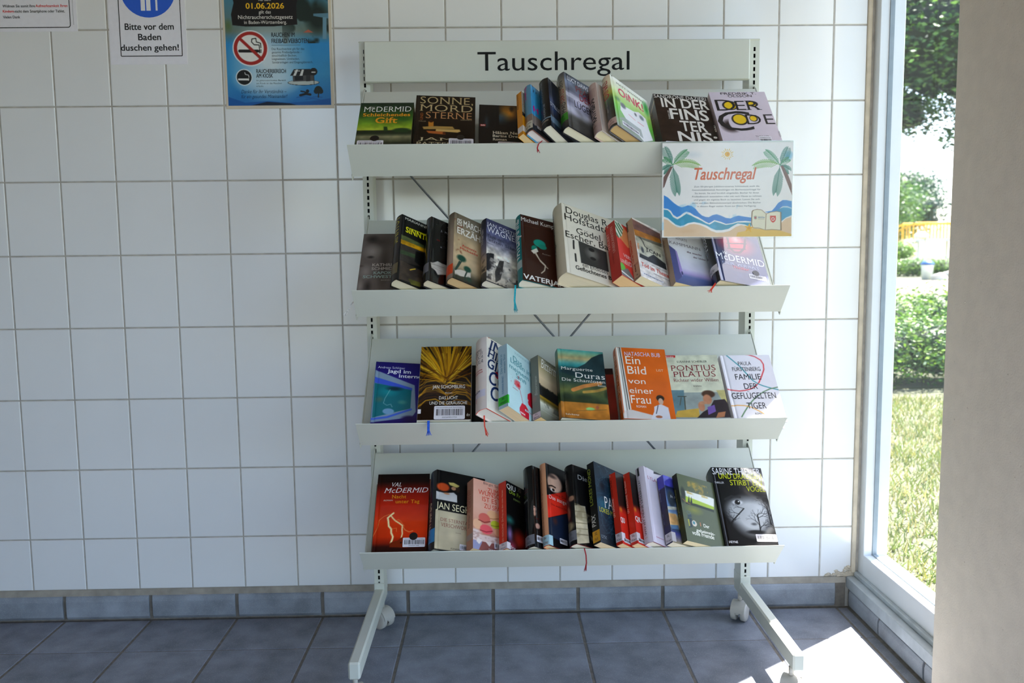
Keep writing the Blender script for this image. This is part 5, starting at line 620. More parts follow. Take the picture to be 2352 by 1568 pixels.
def pages_mat():
    m = mat('page_edges', attr=True, rough=.85)
    n, l = m.node_tree.nodes, m.node_tree.links; p = n['Principled BSDF']; a = [q for q in n if q.type == 'ATTRIBUTE'][0]
    tc = [q for q in n if q.type == 'TEX_COORD'][0]; mp = n.new('ShaderNodeMapping'); mp.inputs['Scale'].default_value = (6, 1800, 6)
    t = n.new('ShaderNodeTexNoise'); t.inputs['Scale'].default_value = 1; t.inputs['Detail'].default_value = 3
    l.new(tc.outputs['Object'], mp.inputs[0]); l.new(mp.outputs[0], t.inputs['Vector'])
    mr = n.new('ShaderNodeMapRange'); mr.inputs['From Min'].default_value = .3; mr.inputs['From Max'].default_value = .7; mr.inputs['To Min'].default_value = .82; mr.inputs['To Max'].default_value = 1.02
    l.new(t.outputs['Fac'], mr.inputs['Value']); mx = n.new('ShaderNodeMix'); mx.data_type = 'RGBA'; mx.blend_type = 'MULTIPLY'; mx.inputs[0].default_value = 1
    l.new(a.outputs['Color'], mx.inputs[6]); l.new(mr.outputs[0], mx.inputs[7]); l.new(mx.outputs[2], p.inputs['Base Color']); return m
M_PAGES = pages_mat()
def clear_mat(name, tint, gl=1.0, dust=0, rough=.02):
    m = bpy.data.materials.new(name); m.use_nodes = True; n, l = m.node_tree.nodes, m.node_tree.links; n.remove(n['Principled BSDF']); out = n['Material Output']
    tr = n.new('ShaderNodeBsdfTransparent'); tr.inputs[0].default_value = (*tint, 1); gb = n.new('ShaderNodeBsdfGlossy'); gb.inputs['Roughness'].default_value = rough
    fr = n.new('ShaderNodeFresnel'); ge = n.new('ShaderNodeNewGeometry'); io = n.new('ShaderNodeMapRange'); io.inputs['To Min'].default_value = 1.45; io.inputs['To Max'].default_value = 1/1.45; l.new(ge.outputs['Backfacing'], io.inputs['Value']); l.new(io.outputs[0], fr.inputs[0]); mu = n.new('ShaderNodeMath'); mu.operation = 'MULTIPLY'; mu.inputs[1].default_value = gl
    l.new(fr.outputs[0], mu.inputs[0]); mx = n.new('ShaderNodeMixShader'); l.new(mu.outputs[0], mx.inputs[0]); l.new(tr.outputs[0], mx.inputs[1]); l.new(gb.outputs[0], mx.inputs[2]); last = mx
    if dust:
        tc = n.new('ShaderNodeTexCoord'); t = n.new('ShaderNodeTexVoronoi'); t.inputs['Scale'].default_value = 260; l.new(tc.outputs['Object'], t.inputs['Vector'])
        t2 = n.new('ShaderNodeTexNoise'); t2.inputs['Scale'].default_value = 5; l.new(tc.outputs['Object'], t2.inputs['Vector'])
        r1 = n.new('ShaderNodeMapRange'); r1.inputs['From Min'].default_value = .12; r1.inputs['From Max'].default_value = .2; r1.inputs['To Min'].default_value = 1; r1.inputs['To Max'].default_value = 0; l.new(t.outputs['Distance'], r1.inputs['Value'])
        m1 = n.new('ShaderNodeMath'); m1.operation = 'MULTIPLY'; l.new(r1.outputs[0], m1.inputs[0]); l.new(t2.outputs['Fac'], m1.inputs[1])
        m2 = n.new('ShaderNodeMath'); m2.operation = 'MULTIPLY_ADD'; m2.inputs[1].default_value = dust; m2.inputs[2].default_value = .003; l.new(m1.outputs[0], m2.inputs[0])
        df = n.new('ShaderNodeBsdfDiffuse'); df.inputs[0].default_value = (.9, .92, .95, 1); mx2 = n.new('ShaderNodeMixShader')
        l.new(m2.outputs[0], mx2.inputs[0]); l.new(mx.outputs[0], mx2.inputs[1]); l.new(df.outputs[0], mx2.inputs[2]); last = mx2
    l.new(last.outputs[0], out.inputs[0]); return m
M_GLASS = clear_mat('window_glass', (.95, .96, .96), .45, dust=.16)
M_FILM = clear_mat('laminate_film', (.985, .985, .985), .9, rough=.12)
M_FILM2 = clear_mat('laminate_margin', (.93, .95, .95), .9, rough=.12)

# ------------------------------------------------------------------ setting: walls, floor, ceiling
XL, XR, YF, ZC = -2.2, 2.352, -5.2, 2.75
TW, TH, Z0 = .15, .1994, 1.6325
rnd = random.Random(4)
def tiled(mb, rects, plane, b=.0016, hgt=.002, tilt=.0012, mi=0, col=None):
    """rects (a0,a1,b0,b1); plane(a,b,h)->xyz, each tile a bevelled pad a hair out of level"""
    for a0, a1, b0, b1 in rects:
        ta, tb = rnd.uniform(-tilt, tilt), rnd.uniform(-tilt, tilt); ca, cb = (a0+a1)/2, (b0+b1)/2; cc = lin(col()) if col else (1, 1, 1)
        H = lambda a, c: hgt+ta*(a-ca)+tb*(c-cb)
        vs = [plane(a, c, 0) for a, c in ((a0, b0), (a1, b0), (a1, b1), (a0, b1))]
        q = ((a0+b, b0+b), (a1-b, b0+b), (a1-b, b1-b), (a0+b, b1-b)); vs += [plane(a, c, H(a, c)) for a, c in q]
        mb.add(vs, [(4, 5, 6, 7)]+[(i, (i+1) % 4, 4+(i+1) % 4, 4+i) for i in range(4)], cc, mi)
# back wall: grout bed plus 15 x 20 cm glazed tiles in straight courses
mb = MB(); g = .0018
mb.box(XL-.1, XR+.078, 0, .12, -.05, ZC+.05, mi=1)
rects = []
for j in range(-6, 9):
    z1 = Z0-TH*(j-1); z0 = z1-TH
    if j == 8: z0 = .0875
    if z1 > ZC: z1 = ZC
    for i in range(-15, 16):
        x0 = i*TW; x1 = min(x0+TW, 2.343)
        if x1-x0 > .02: rects.append((x0+g, x1-g, z0+g, z1-g))
tiled(mb, rects, lambda a, c, h: (a, -h, c))
tag(mb.build('wall_back', [M_TILE, M_GROUT]), kind='structure')
# floor: slate-blue tiles, wide joints along the room, thin ones across
TF = .2437; mb = MB(); mb.box(XL-.1, 2.55, YF-.1, .1, -.08, -.0015, mi=1)
fc = lambda: rnd.choice(['#868a95', '#828690', '#8a8e98', '#858994'])
rects = []
xs = [.0885+TF*(i-10) for i in range(19)]+[2.2985, 2.3285]
for i in range(len(xs)-1):
    for j in range(-1, 21):
        y1 = -.207-TF*(j-1) if j > 0 else (-.207 if j == 0 else -.0125); y0 = y1-TF if j > 0 else (-.207 if j == -1 else -.207)
        if j == 0: continue
        if xs[i] < XL: continue
        rects.append((xs[i]+.0036, xs[i+1]-.0036 if i < len(xs)-2 else xs[i+1], max(y0, YF)+.002, y1-.002))
tiled(mb, rects, lambda a, c, h: (a, c, h-.0015), b=.0018, hgt=.0016, tilt=.0004, col=fc)
tag(mb.build('floor', [M_FLOOR, M_FGROUT]), kind='structure')
# cove skirting tiles along the back wall
def skirt(name, n0, n1, plane, joints):
    mb = MB(); prof = [(0, 0), (.006, .004), (.0115, .012), (.0125, .03), (.0125, .056), (.010, .069), (.004, .0755), (0, .076)]
    for a0, a1 in joints:
        cc = lin(rnd.choice(['#949aa2', '#90969e', '#989ea6'])); k = len(prof); w = .0048
        ends = [(a0+w, -.0), (a0+w+.0015, 0), (a1-w-.0015, 0), (a1-w, 0)]; vs = []
        for e, (a, _) in enumerate(ends):
            s_ = .88 if e in (0, 3) else 1
            vs += [plane(a, d*s_, z) for d, z in ((.0002, 0), *[(d+.0005, z) for d, z in prof[1:-1]], (.0002, .076))]
        fs = [(e*k+i, e*k+i+1, (e+1)*k+i+1, (e+1)*k+i) for e in range(3) for i in range(k-1)]+[tuple(range(k)), tuple(range(3*k, 4*k))[::-1]]
        mb.add(vs, fs, cc, 0)
    return mb
mb = skirt('b', 0, 0, lambda a, d, z: (a, -d, z), [(xs[i], min(xs[i+1], 2.325)) for i in range(len(xs)-1) if xs[i] >= XL and xs[i] < 2.29])
mb.box(XL, 2.325, -.0062, .0, 0, .072, mi=1)
mb.prism([(0, .07), (-.0085, .0725), (-.006, .080), (-.003, .0875), (0, .089)], lambda p, q, t: (t, p, q), XL, 2.325, mi=2)
tag(mb.build('baseboard_back', [M_FLOOR, M_FGROUT, M_COVE]), kind='structure')
mb = skirt('r', 0, 0, lambda a, d, z: (2.343-d, a, z*.74), [(-.207, -.0125), (-.4507, -.207), (-.6944, -.4507), (-.93, -.6944)])
mb.box(2.3365, 2.345, -.93, -.0, 0, .056, mi=1)
tag(mb.build('baseboard_right', [M_FLOOR, M_FGROUT]), kind='structure')
# ceiling and the unseen walls behind the camera, with the openings that light the hall
tag(MB().box(XL-.1, 2.75, YF-.1, .12, ZC, ZC+.15).build('ceiling', mat('wood_ceiling', '#b88c60', .6, noise=(9, .2))), kind='structure')
tag(MB().box(XL-.1, XL, YF, 0, 0, ZC).build('wall_left', mat('grey_plaster', '#96928e', .8, noise=(20, .04))), kind='structure')
mb = MB(); mb.box(XL, -.5, YF-.1, YF, 0, ZC); mb.box(2.3, 2.55, YF-.1, YF, 0, ZC); mb.box(-.5, 2.3, YF-.1, YF, 2.6, ZC)
tag(mb.build('wall_front', M_PLASTER2), kind='structure')
# right wall: window slot in the corner, plaster pier, then the next windows
P0, P1 = -.526, -.87
mb = MB(); mb.bbox(2.31, 2.47, P1, P0, 0, ZC, .004); 
rn = random.Random(3)
for i in range(60):
    y, z, r = rn.uniform(P1+.01, P0-.01), rn.uniform(.05, 2), rn.uniform(.0008, .0022); mb.ico((2.31, y, z), (r*.5, r, r*1.3), i, .2, nu=6, nv=4)
mb.box(2.352, 2.47, -.526, .0, 2.24, ZC); mb.box(2.352, 2.47, YF, P1, 2.24, ZC); mb.box(2.345, 2.47, YF, -2.9, 0, 2.3)
mb.box(2.345, 2.47, YF, P1-.02, 0, .09)
tag(mb.build('wall_right', M_PLASTER), kind='structure')
def window(name, y0, y1, zb=.163, zt=2.25, sill=True):
    w = tag(empty(name, (2.4, (y0+y1)/2, zb)), kind='structure'); M = lambda x, y, z: (x-2.4, y-(y0+y1)/2, z-zb)
    f = MB()
    def bx(x0, x1, ya, yb, za, zb_, b=.0012, mi=0):
        n = len(f.v); f.bbox(x0, x1, ya, yb, za, zb_, b, mi=mi); f.v[n:] = [M(*q) for q in f.v[n:]]
    for ya, yb in ((y1-.036, y1), (y0, y0+.036)):
        bx(2.362, 2.4295, ya, yb, .10, zt)
    bx(2.362, 2.4295, y0+.036, y1-.036, .10, zb); bx(2.362, 2.4295, y0+.036, y1-.036, zt-.05, zt)
    f.build('frame', M_FRAME, w)
    f = MB()
    for ya, yb in ((y1-.0395, y1-.0355), (y0+.0355, y0+.0395)): bx(2.386, 2.3985, ya, yb, zb, zt-.05, .0005)
    bx(2.386, 2.3985, y0+.036, y1-.036, zb-.001, zb+.0035, .0005)
    f.build('gasket', M_GASKET, w)
    f = MB(); bx(2.390, 2.3945, y0+.038, y1-.038, zb+.002, zt-.052, .0004); f.build('glass', M_GLASS, w)
    if sill:
        f = MB(); bx(2.3285, 2.362, y0-.03, y1, .056, .09, .0025); bx(2.350, 2.3625, y0-.03, y1, .09, .104, .002); f.build('sill', M_SILL, w)
    return w
window('window_1', P0-.01, 0.0)
window('window_2', -2.9, P1-.005)
# sealant strip and crumbled plaster in the corner
mb = MB(); mb.bbox(2.341, 2.3535, -.0075,   .001, .10, ZC, .002)
tag(mb.build('trim_1', M_SEAL), kind='structure')
mb = MB(); r = random.Random(9)
for i in range(110):
    t = r.random(); x = 2.352-.085*t*r.random()-.004; z = .088+.032*(1-t)*r.random()+.004; q = r.uniform(.0015, .0045)
    mb.ico((x, -.0025, z), (q*1.8, .0022, q), i, .5, nu=7, nv=5)
tag(mb.build('trim_2', M_SEAL), kind='structure')
# ------------------------------------------------------------------ notices on the tiled wall
def sheet(key, name, label, cat, matp, cell, border=None, rounded=None, extra=None, parent=None, partname=None):
    (x, y, z, w, h), ops, texts = PRINTS[key]
    mb = MB(); art = Art(w, h, cell).draw(ops); art.grid(mb, lambda u, v: (u*w, u*0, (1-v)*h))
    mb.box(0, w, .00015, .0009, 0, h, lin('#f0eee8'))
    fn = lambda a, b, o: (a, -o, b)
    for t in texts: put_text(mb, t, fn)
    if extra: extra(mb, fn)
    o = mb.build(partname or name, matp, parent)
    if parent is None: o.location = (x, y, z)
    if label: tag(o, label, cat)
    return o, (x, y, z, w, h)
def ring(mb, fn, x0, x1, z0, z1, r, w, col):
    P = []
    for cx, cz, a0 in ((x1-r, z1-r, 0), (x0+r, z1-r, 90), (x0+r, z0+r, 180), (x1-r, z0+r, 270)):
        for k in range(6): a = math.radians(a0+18*k); P.append((cx, cz, math.cos(a), math.sin(a)))
    n = len(P); vs = [fn(cx+r*c, cz+r*s, .0003) for cx, cz, c, s in P]+[fn(cx+(r-w)*c, cz+(r-w)*s, .0003) for cx, cz, c, s in P]
    mb.add(vs, [(i, (i+1) % n, n+(i+1) % n, n+i) for i in range(n)], lin(col))
def disc(mb, fn, cx, cz, r, col, off=.0003, n=40):
    mb.add([fn(cx+r*math.cos(2*PI*k/n), cz+r*math.sin(2*PI*k/n), off) for k in range(n)], [tuple(range(n))], lin(col))
def quad(mb, fn, a0, a1, b0, b1, col, off=.0003):
    mb.add([fn(a0, b0, off), fn(a1, b0, off), fn(a1, b1, off), fn(a0, b1, off)], [(0, 1, 2, 3)], lin(col))
def ex1(mb, fn):
    ring(mb, fn, .01, .2795, .0095, .20, .008, .0022, '#1a181a'); quad(mb, fn, .2866, .2872, .017, .2, '#3a383c'); quad(mb, fn, .1028, .1318, .0515, .0521, '#d8281c', .0005)
sheet('n1', 'paper_notice', 'white landscape notice with a black border and red words, at the top left corner', 'sign', M_PAPER, .02, extra=ex1)
def ex2(mb, fn):
    ring(mb, fn, .0275, .192, .0207, .28, .003, .0022, '#1a181a'); disc(mb, fn, .1075, .1942, .073, '#2a62d8')
    for c in (.094, .1085): quad(mb, fn, c-.0065, c+.0048, .139, .2, '#f2f2f8', .0005)
    quad(mb, fn, .088, .1135, .19, .23, '#f2f2f8', .0006); disc(mb, fn, .101, .243, .011, '#f2f2f8', .0005); quad(mb, fn, .1265, .1315, .139, .25, '#f2f2f8', .0005)
sheet('n2', 'shower_notice', 'white portrait notice with a blue disc asking bathers to shower first', 'sign', M_PAPER, .02, extra=ex2)
e = empty('smoking_ban_poster', (.752, -.002, 1.4235)); tag(e, 'blue pool poster with a red no-smoking ring and cream border', 'poster')
o, q = sheet('poster', 'p', None, None, M_PRINT, .0011, parent=e, partname='poster_print'); o.location = (q[0]-.752, -.003, q[2]-1.4235)
mb = MB(); mb.bbox(-.1445, .145, -.0025, .0005, 0, .42, .0004, lin('#d9cdb8')); mb.build('poster_backing', M_PAPER, e)

# ------------------------------------------------------------------ the rolling display rack
KZ = {1: 1.212, 2: .887, 3: .579, 4: .272}; R2 = 2**-.5
def TR(k, x, s, n): return Vector((x, -.36+R2*(s-n), KZ[k]+R2*(s+n)))
rack = empty('display_rack', (1.5, -.3, 0)); tag(rack, 'pale grey metal rolling display rack with four sloping trays of books', 'bookshelf')
RO = Vector((1.5, -.3, 0))
def rp(mb, name, m, parent=rack, org=None):
    """parts are modelled in room coordinates; keep the same place under their parent"""
    org = org or RO; mb.v = [tuple(Vector(q)-org) for q in mb.v]; return mb.build(name, m, parent)
LX0, LX1 = .997, 2.003
def upright(xc, sgn):
    mb = MB(); x0, x1 = xc-.013, xc+.013; yf, yb = -.11, -.05; z0, z1 = .118, 1.568; sw, sh, pt = .0026, .0052, .0168
    # front face with punched slots
    zs = []; z = z1-.022
    while z > z0+.012: zs.append(z); z -= pt
    def q(a0, a1, c0, c1, y=yf): mb.add([(a0, y, c0), (a1, y, c0), (a1, y, c1), (a0, y, c1)], [(0, 1, 2, 3)])
    q(x0, xc-sw, z0, z1); q(xc+sw, x1, z0, z1); top = z1
    for z in zs: q(xc-sw, xc+sw, z+sh, top); top = z-sh
    q(xc-sw, xc+sw, z0, top)
    mb.add([(x0, yf, z0), (x0, yb, z0), (x0, yb, z1), (x0, yf, z1)], [(0, 1, 2, 3)]); mb.add([(x1, yf, z0), (x1, yb, z0), (x1, yb, z1), (x1, yf, z1)], [(0, 3, 2, 1)])
    mb.add([(x0, yb, z0), (x1, yb, z0), (x1, yb, z1), (x0, yb, z1)], [(0, 3, 2, 1)])
    # black sheet a little behind the slots, painting in the hollow tube's shade
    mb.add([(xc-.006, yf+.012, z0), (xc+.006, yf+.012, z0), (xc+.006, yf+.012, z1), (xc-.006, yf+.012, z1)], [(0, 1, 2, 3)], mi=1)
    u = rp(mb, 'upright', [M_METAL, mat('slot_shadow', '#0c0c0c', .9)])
    mb = MB(); mb.bbox(x0-.001, x1+.001, yf-.0015, yb+.001, z1, z1+.004, .0015); rp(mb, 'end_cap', M_METAL, u)
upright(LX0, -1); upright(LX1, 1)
# header panel with its lettering
mb = MB(); mb.bbox(.999, 1.986, -.1295, -.1115, 1.466, 1.568, .0025); hd = rp(mb, 'header_panel', M_METAL)
mb = MB(); (hx, hy, hz, hw, hh), _, tx = PRINTS['header']
for t in tx: put_text(mb, t, lambda a, b, o: (hx+a, -.1297-o*.4, hz+b))
lt = rp(mb, 'lettering', M_VINYL, hd); lt['label'] = 'black lettering'
# crossed bracing wires
for a, b in (((1.003, -.075, 1.352), (1.997, -.075, .214)), ((1.997, -.082, 1.352), (1.003, -.082, .194))):
    mb = MB(); mb.tube([a, b], .0028, 8); rp(mb, 'brace_wire', M_METAL2)
for k in (1, 2, 3, 4):
    mb = MB(); fn = lambda p, q, t: TR(k, t, p, q)
    mb.prism([(.0, -.0018), (.323, -.0018), (.3246, -.0012), (.325, 0), (0, 0)], fn, 1.0, 2.0)
    tray = rp(mb, 'tray', M_METAL)
    mb = MB(); mb.prism([(-.0018, -.0018), (-.0005, -.0018), (-.0003, .0868), (.0004, .088), (-.0006, .0888), (-.0018, .0882)], fn, .9985, 2.0015); rp(mb, 'front_lip', M_METAL, tray)
    zt = KZ[k]+.2298
    for xc in (LX0, LX1):
        mb = MB(); mb.prism([(-.112, zt+.012), (-.132, zt-.001), (-.3585, KZ[k]-.0005), (-.35, KZ[k]-.011), (-.2, zt-.13), (-.112, zt-.16)], lambda p, q, t: (t, p, q), xc-.001, xc+.001)
        rp(mb, 'bracket', M_METAL, tray)
# feet and twin-wheel casters
def caster(x, y, turn):
    c = Vector((x, y, 0)); mb = MB()
    mb.lathe([(.006, .058), (.006, .078)], (x, y, 0), 2, 12)
    A = 14; pr = []
    for i in range(A+1):
        a = math.radians(-8+196*i/A); pr.append((.0265*math.cos(a), .0275+.0265*math.sin(a)))
    ca, sa = math.cos(turn), math.sin(turn)
    W = lambda p, q, t: (x+t*ca-p*sa, y+t*sa+p*ca, q)
    mb.prism(pr, W, -.0045, .0045)
    ann = [(.0292*math.cos(math.radians(a)), .0272+.0292*math.sin(math.radians(a))) for a in range(15, 176, 10)]+[(.0276*math.cos(math.radians(a)), .0268+.0276*math.sin(math.radians(a))) for a in range(175, 14, -10)]
    mb.prism(ann, W, -.0195, .0195)
    hood = rp(mb, 'caster', M_CASTER)
    for t0, t1 in ((-.0215, -.0055), (.0055, .0215)):
        m2 = MB(); n = 28; R = .0262
        for a_, b_, rr in ((t0, t1, R),):
            prof = [(R-.006, t0), (R-.001, t0+.0012), (R, t0+.003), (R, t1-.003), (R-.001, t1-.0012), (R-.006, t1), (.008, t1+(.0015 if t0 > 0 else 0)), (.001, t1)] if t0 > 0 else [(.001, t0), (.008, t0-.0015), (R-.006, t0), (R-.001, t0+.0012), (R, t0+.003), (R, t1-.003), (R-.001, t1-.0012), (R-.006, t1)]
            vs = []
            for r_, h_ in prof:
                for i in range(n): a = 2*PI*i/n; vs.append(W(r_*math.cos(a), .0264+r_*math.sin(a), h_))
            fs = [(i*n+j, i*n+(j+1) % n, (i+1)*n+(j+1) % n, (i+1)*n+j) for i in range(len(prof)-1) for j in range(n)]+[tuple(range(n)), tuple(range((len(prof)-1)*n, len(prof)*n))]
            m2.add(vs, fs, smooth=True)
        rp(m2, 'wheel', M_CASTER, hood)
for xc, yf in ((LX0, -.535), (LX1, -.535)):
    mb = MB(); n0 = len(mb.v)
    mb.bbox(xc-.0135, xc+.0135, yf, -.046, .078, .119, .004)
    mb.bbox(xc-.0142, xc+.0142, -.112, -.047, .1, .136, .0015)
    rp(mb, 'foot', M_METAL)
caster(LX0+.004, -.086, .9); caster(LX1-.006, -.083, -.55); caster(LX0-.002, -.512, .5); caster(LX1-.008, -.508, -.6)
# ------------------------------------------------------------------ books
GROUPS = {1: 'books on the top tray', 2: 'books on the second tray', 3: 'books on the third tray', 4: 'books on the bottom tray'}
RIBBONS = {
 'blue_h': ('#b01c2c', .003, [(1.4353, -.4245, 1.279), (1.4265, -.429, 1.2712), (1.4235, -.4285, 1.2622), (1.4263, -.4275, 1.2536)]),
 'vater': ('#18aab8', .0042, [(1.3715, -.425, .957), (1.3703, -.429, .9398), (1.3691, -.4285, .922), (1.3718, -.4275, .8962)]),
 'kath': ('#e8e6e2', .004, [(1.000, -.374, .926), (.9925, -.392, .916), (.9872, -.41, .9029), (.981, -.418, .8931)]),
 'verrat': ('#e8442a', .005, [(1.8305, -.425, .957), (1.8236, -.429, .9490), (1.8187, -.4285, .9423), (1.8148, -.428, .9354)]),
 'licht': ('#1c5ad0', .006, [(1.1673, -.4235, .6495), (1.1672, -.429, .6371), (1.1669, -.4285, .6269), (1.1676, -.428, .6116)]),
 'coca': ('#e8442c', .003, [(1.302, -.452, .686), (1.296, -.436, .664), (1.2966, -.429, .6331), (1.3023, -.428, .6106)]),
 'braut': ('#9a1820', .003, [(1.5265, -.43, .3385), (1.5306, -.429, .3206), (1.5316, -.4285, .3026), (1.5284, -.428, .2825)])}
def make_book(key):
    (k, x, n, s, yaw, tilt, w, h, t), kind, lab, page, edge, F, S, ft, st, bars, dots, sl = BOOKS[key]
    ya, ti = math.radians(yaw), math.radians(tilt); ex = Vector((1, 0, 0)); sv = Vector((0, R2, R2)); nv = Vector((0, -R2, R2))
    X = ex*math.cos(ya)-nv*math.sin(ya); nn = ex*math.sin(ya)+nv*math.cos(ya); Z = sv*math.cos(ti)-nn*math.sin(ti); Y = -(nn*math.cos(ti)+sv*math.sin(ti))
    O = TR(k, x, s+.0006, n)
    M = Matrix(((X.x, Y.x, Z.x, O.x), (X.y, Y.y, Z.y, O.y), (X.z, Y.z, Z.z, O.z), (0, 0, 0, 1)))
    hard = kind == 'h'
    root = empty('hardcover_book' if hard else 'paperback_book', M=M); tag(root, lab, 'book', GROUPS[k])
    m = M_GLOSS if (hard or key in ('qiu1', 'qiu2', 'qiu3', 'fran')) else M_PRINT
    if key in ('oink', 'finster', 'verrat', 'black', 'mond'): m = M_FILMY
    bt = .0026 if hard else .0006; bul = (.15*t if yaw > 12 else .0022) if hard else 0; ins = .003 if hard else .0002
    ec = lin(edge); cuts = [t*1000*i/8 for i in range(1, 8)] if bul else None
    # front cover: printed face on a thin board (hinge groove on hardcovers)
    grv = (lambda u: .0012*np.exp(-((u*w-.0075)/.0022)**2)) if hard else (lambda u: u*0)
    mb = MB(); art = Art(w, h, .00128).draw(F); art.grid(mb, lambda u, v: (u*w, grv(u), (1-v)*h), smooth=hard)
    mb.box(0, w, .0013 if hard else .0001, bt, 0, h, ec)
    for q in ((0, w, 0, 0), (0, w, h, h)): mb.add([(q[0], 0, q[2]), (q[1], 0, q[3]), (q[1], bt, q[3]), (q[0], bt, q[2])], [(0, 1, 2, 3)], ec)
    mb.add([(w, 0, 0), (w, 0, h), (w, bt, h), (w, bt, 0)], [(0, 1, 2, 3)], ec)
    ffn = lambda a, b, o: (a, -o, b)
    for q in ft: put_text(mb, clip_text(q, w, h), ffn)
    front = mb.build('front_cover', m, root)
    # spine
    def sp(a, z, o=0):
        q = min(max(a/t, -.2), 1.2); return (-bul*math.sin(PI*min(max(q, 0), 1))-o, t*(1-q), z)
    mb = MB(); A2 = Art(t, h, .0025, nx=16).draw(S)
    xs_ = lambda u, v: (-bul*np.sin(PI*u), t*(1-u), (1-v)*h)
    A2.grid(mb, xs_, smooth=True)
    ins_s = .0016 if hard else .0005; N = 16; vs = []
    for i in range(N+1):
        q = i/N; a = sp(q*t, 0); vs += [(a[0], a[1], 0), (a[0]+ins_s, a[1], 0), (a[0], a[1], h), (a[0]+ins_s, a[1], h)]
    mb.add(vs, [f for i in range(N) for f in ((4*i, 4*i+1, 4*i+5, 4*i+4), (4*i+2, 4*i+6, 4*i+7, 4*i+3), (4*i+1, 4*i+3, 4*i+7, 4*i+5))], ec)
    for q in st:
        # measured as (y from the front, height): the flat axis runs from the back edge to the front edge
        tq = (q[0], t*1000-q[1], q[2], t*1000-q[3], q[4], q[5], q[6], q[7]); put_text(mb, clip_spine(tq, t, h), lambda a, b, o: sp(a, b, o), slices=cuts)
    spine = mb.build('spine', m, root)
    back = MB().box(0, w, t-bt, t, 0, h, lin(S[0][1]) if S[0][0] == 'fill' else ec).build('back_cover', m, root)
    # page block
    pc = lin(page); mb = MB(); poly = [(w-ins, bt), (w-ins, t-bt)]
    for i in range(9):
        q = i/8; poly.append((ins_s+.0003-bul*math.sin(PI*q)*.94, (t-bt)-(t-2*bt)*q))
    mb.prism(poly, lambda p, q, zz: (p, q, zz), ins, h-ins, pc); mb.build('page_block', M_PAGES, root)
    # stickers
    for (a0, b0, a1, b1) in bars:
        mb = MB(); a1 = min(a1, w*1000-.5); b0 = max(b0, .5); W, Hh = a1-a0, b1-b0; r = min(W, Hh)*.08; P = []
        for cx, cz, g0 in ((a1-r, b1-r, 0), (a0+r, b1-r, 90), (a0+r, b0+r, 180), (a1-r, b0+r, 270)):
            for i in range(4): g = math.radians(g0+30*i); P.append(ffn((cx+r*math.cos(g))*.001, (cz+r*math.sin(g))*.001, .0004))
        mb.add(P, [tuple(range(16))], lin('#ece6ea'))
        rr = random.Random(key)
        if W > 12:
            put_text(mb, ('Gemeindebibliothek Remchingen', a0+W*.06, b0+Hh*.84, a0+W*.92, b0+Hh*.84, Hh*.075, '#2a262e', 's'), ffn, off=.0006)
            xx = a0+W*.07
            while xx < a0+W*.93:
                bw = rr.choice((.25, .25, .5, .75))*W/28; quad(mb, ffn, xx*.001, (xx+bw)*.001, (b0+Hh*.28)*.001, (b0+Hh*.76)*.001, '#24222a', .0006); xx += bw+rr.choice((.3, .3, .6))*W/26
            put_text(mb, ('20036000'+str(10000+sum(map(ord, key))*7 % 80000), a0+W*.26, b0+Hh*.1, a0+W*.74, b0+Hh*.1, Hh*.09, '#2a262e', 's'), ffn, off=.0006)
        o = mb.build('barcode_label', M_LABEL, root)
    for (a0, b0, a1, b1) in dots:
        mb = MB(); n_ = 24; rx = (a1-a0)/2
        mb.add([ffn(((a0+a1)/2+rx*math.cos(2*PI*i/n_))*.001, ((b0+b1)/2+rx*math.sin(2*PI*i/n_))*.001, .0008) for i in range(n_)], [tuple(range(n_))], lin('#0b0b0c')); mb.build('dot_sticker', M_LABEL, root)
    if sl:
        (z0, z1), col, lines, wrap, tc = sl; z0 *= .001; z1 *= .001; z0 = max(z0, .001); mb = MB(); vs = []
        for i in range(N+1):
            for z in (z0, z1): vs.append(sp(i/N*t, z, .0004))
        if wrap: vs += [(0, -.0004, z0), (0, -.0004, z1), (wrap, -.0004, z0), (wrap, -.0004, z1)]
        fs = [(2*i, 2*i+2, 2*i+3, 2*i+1) for i in range(N+(2 if wrap else 0))]; mb.add(vs, fs, lin(col), smooth=True)
        L = (z1-z0)/max(1, len(lines))
        for i, s_ in enumerate(lines):
            wd = min(t*.78, .0036*len(s_)+.002); zb = z1-L*(i+.78); put_text(mb, (s_, (t/2-wd/2)*1000, zb*1000, (t/2+wd/2)*1000, zb*1000+.2, min(L*.5, .0075)*1000, tc, 'si' if tc in ('#5a2a1c', '#4a1a14', '#7a3a2c', '#0a2a4a', '#08240a', '#1c1408') else 's'), lambda a, b, o: sp(a, b, o+.0005), slices=cuts)
        mb.build('spine_label', M_LABEL, root)
    if key in RIBBONS:
        col, wd, pts = RIBBONS[key]; mb = MB(); I = M.inverted(); P = []
        # smooth the strip, then fray its end into threads
        for i in range(len(pts)-1):
            for q in range(4): P.append(Vector(pts[i]).lerp(Vector(pts[i+1]), q/4))
        P.append(Vector(pts[-1])); vs = []
        tip = 4
        for p in P[:-tip+1]: vs += [I@(p+Vector((-wd/2, 0, 0))), I@(p+Vector((wd/2, -.0003, 0)))]
        mb.add(vs, [(2*i, 2*i+1, 2*i+3, 2*i+2) for i in range(len(vs)//2-1)]+[(2*i+1, 2*i, 2*i+2, 2*i+3) for i in range(0)], lin(col))
        r = random.Random(key); b = P[-tip]
        for i in range(12):
            o = (i/11-.5); e = P[-1]+Vector((o*wd*2.2, r.uniform(-.001, .001), r.uniform(-.003, .003))); c = b.lerp(e, .5)+Vector((o*wd*.3, -.0006, 0))
            mb.tube([I@(b+Vector((o*wd*.9, 0, 0))), I@c, I@e], .00035, 4, lin(col))
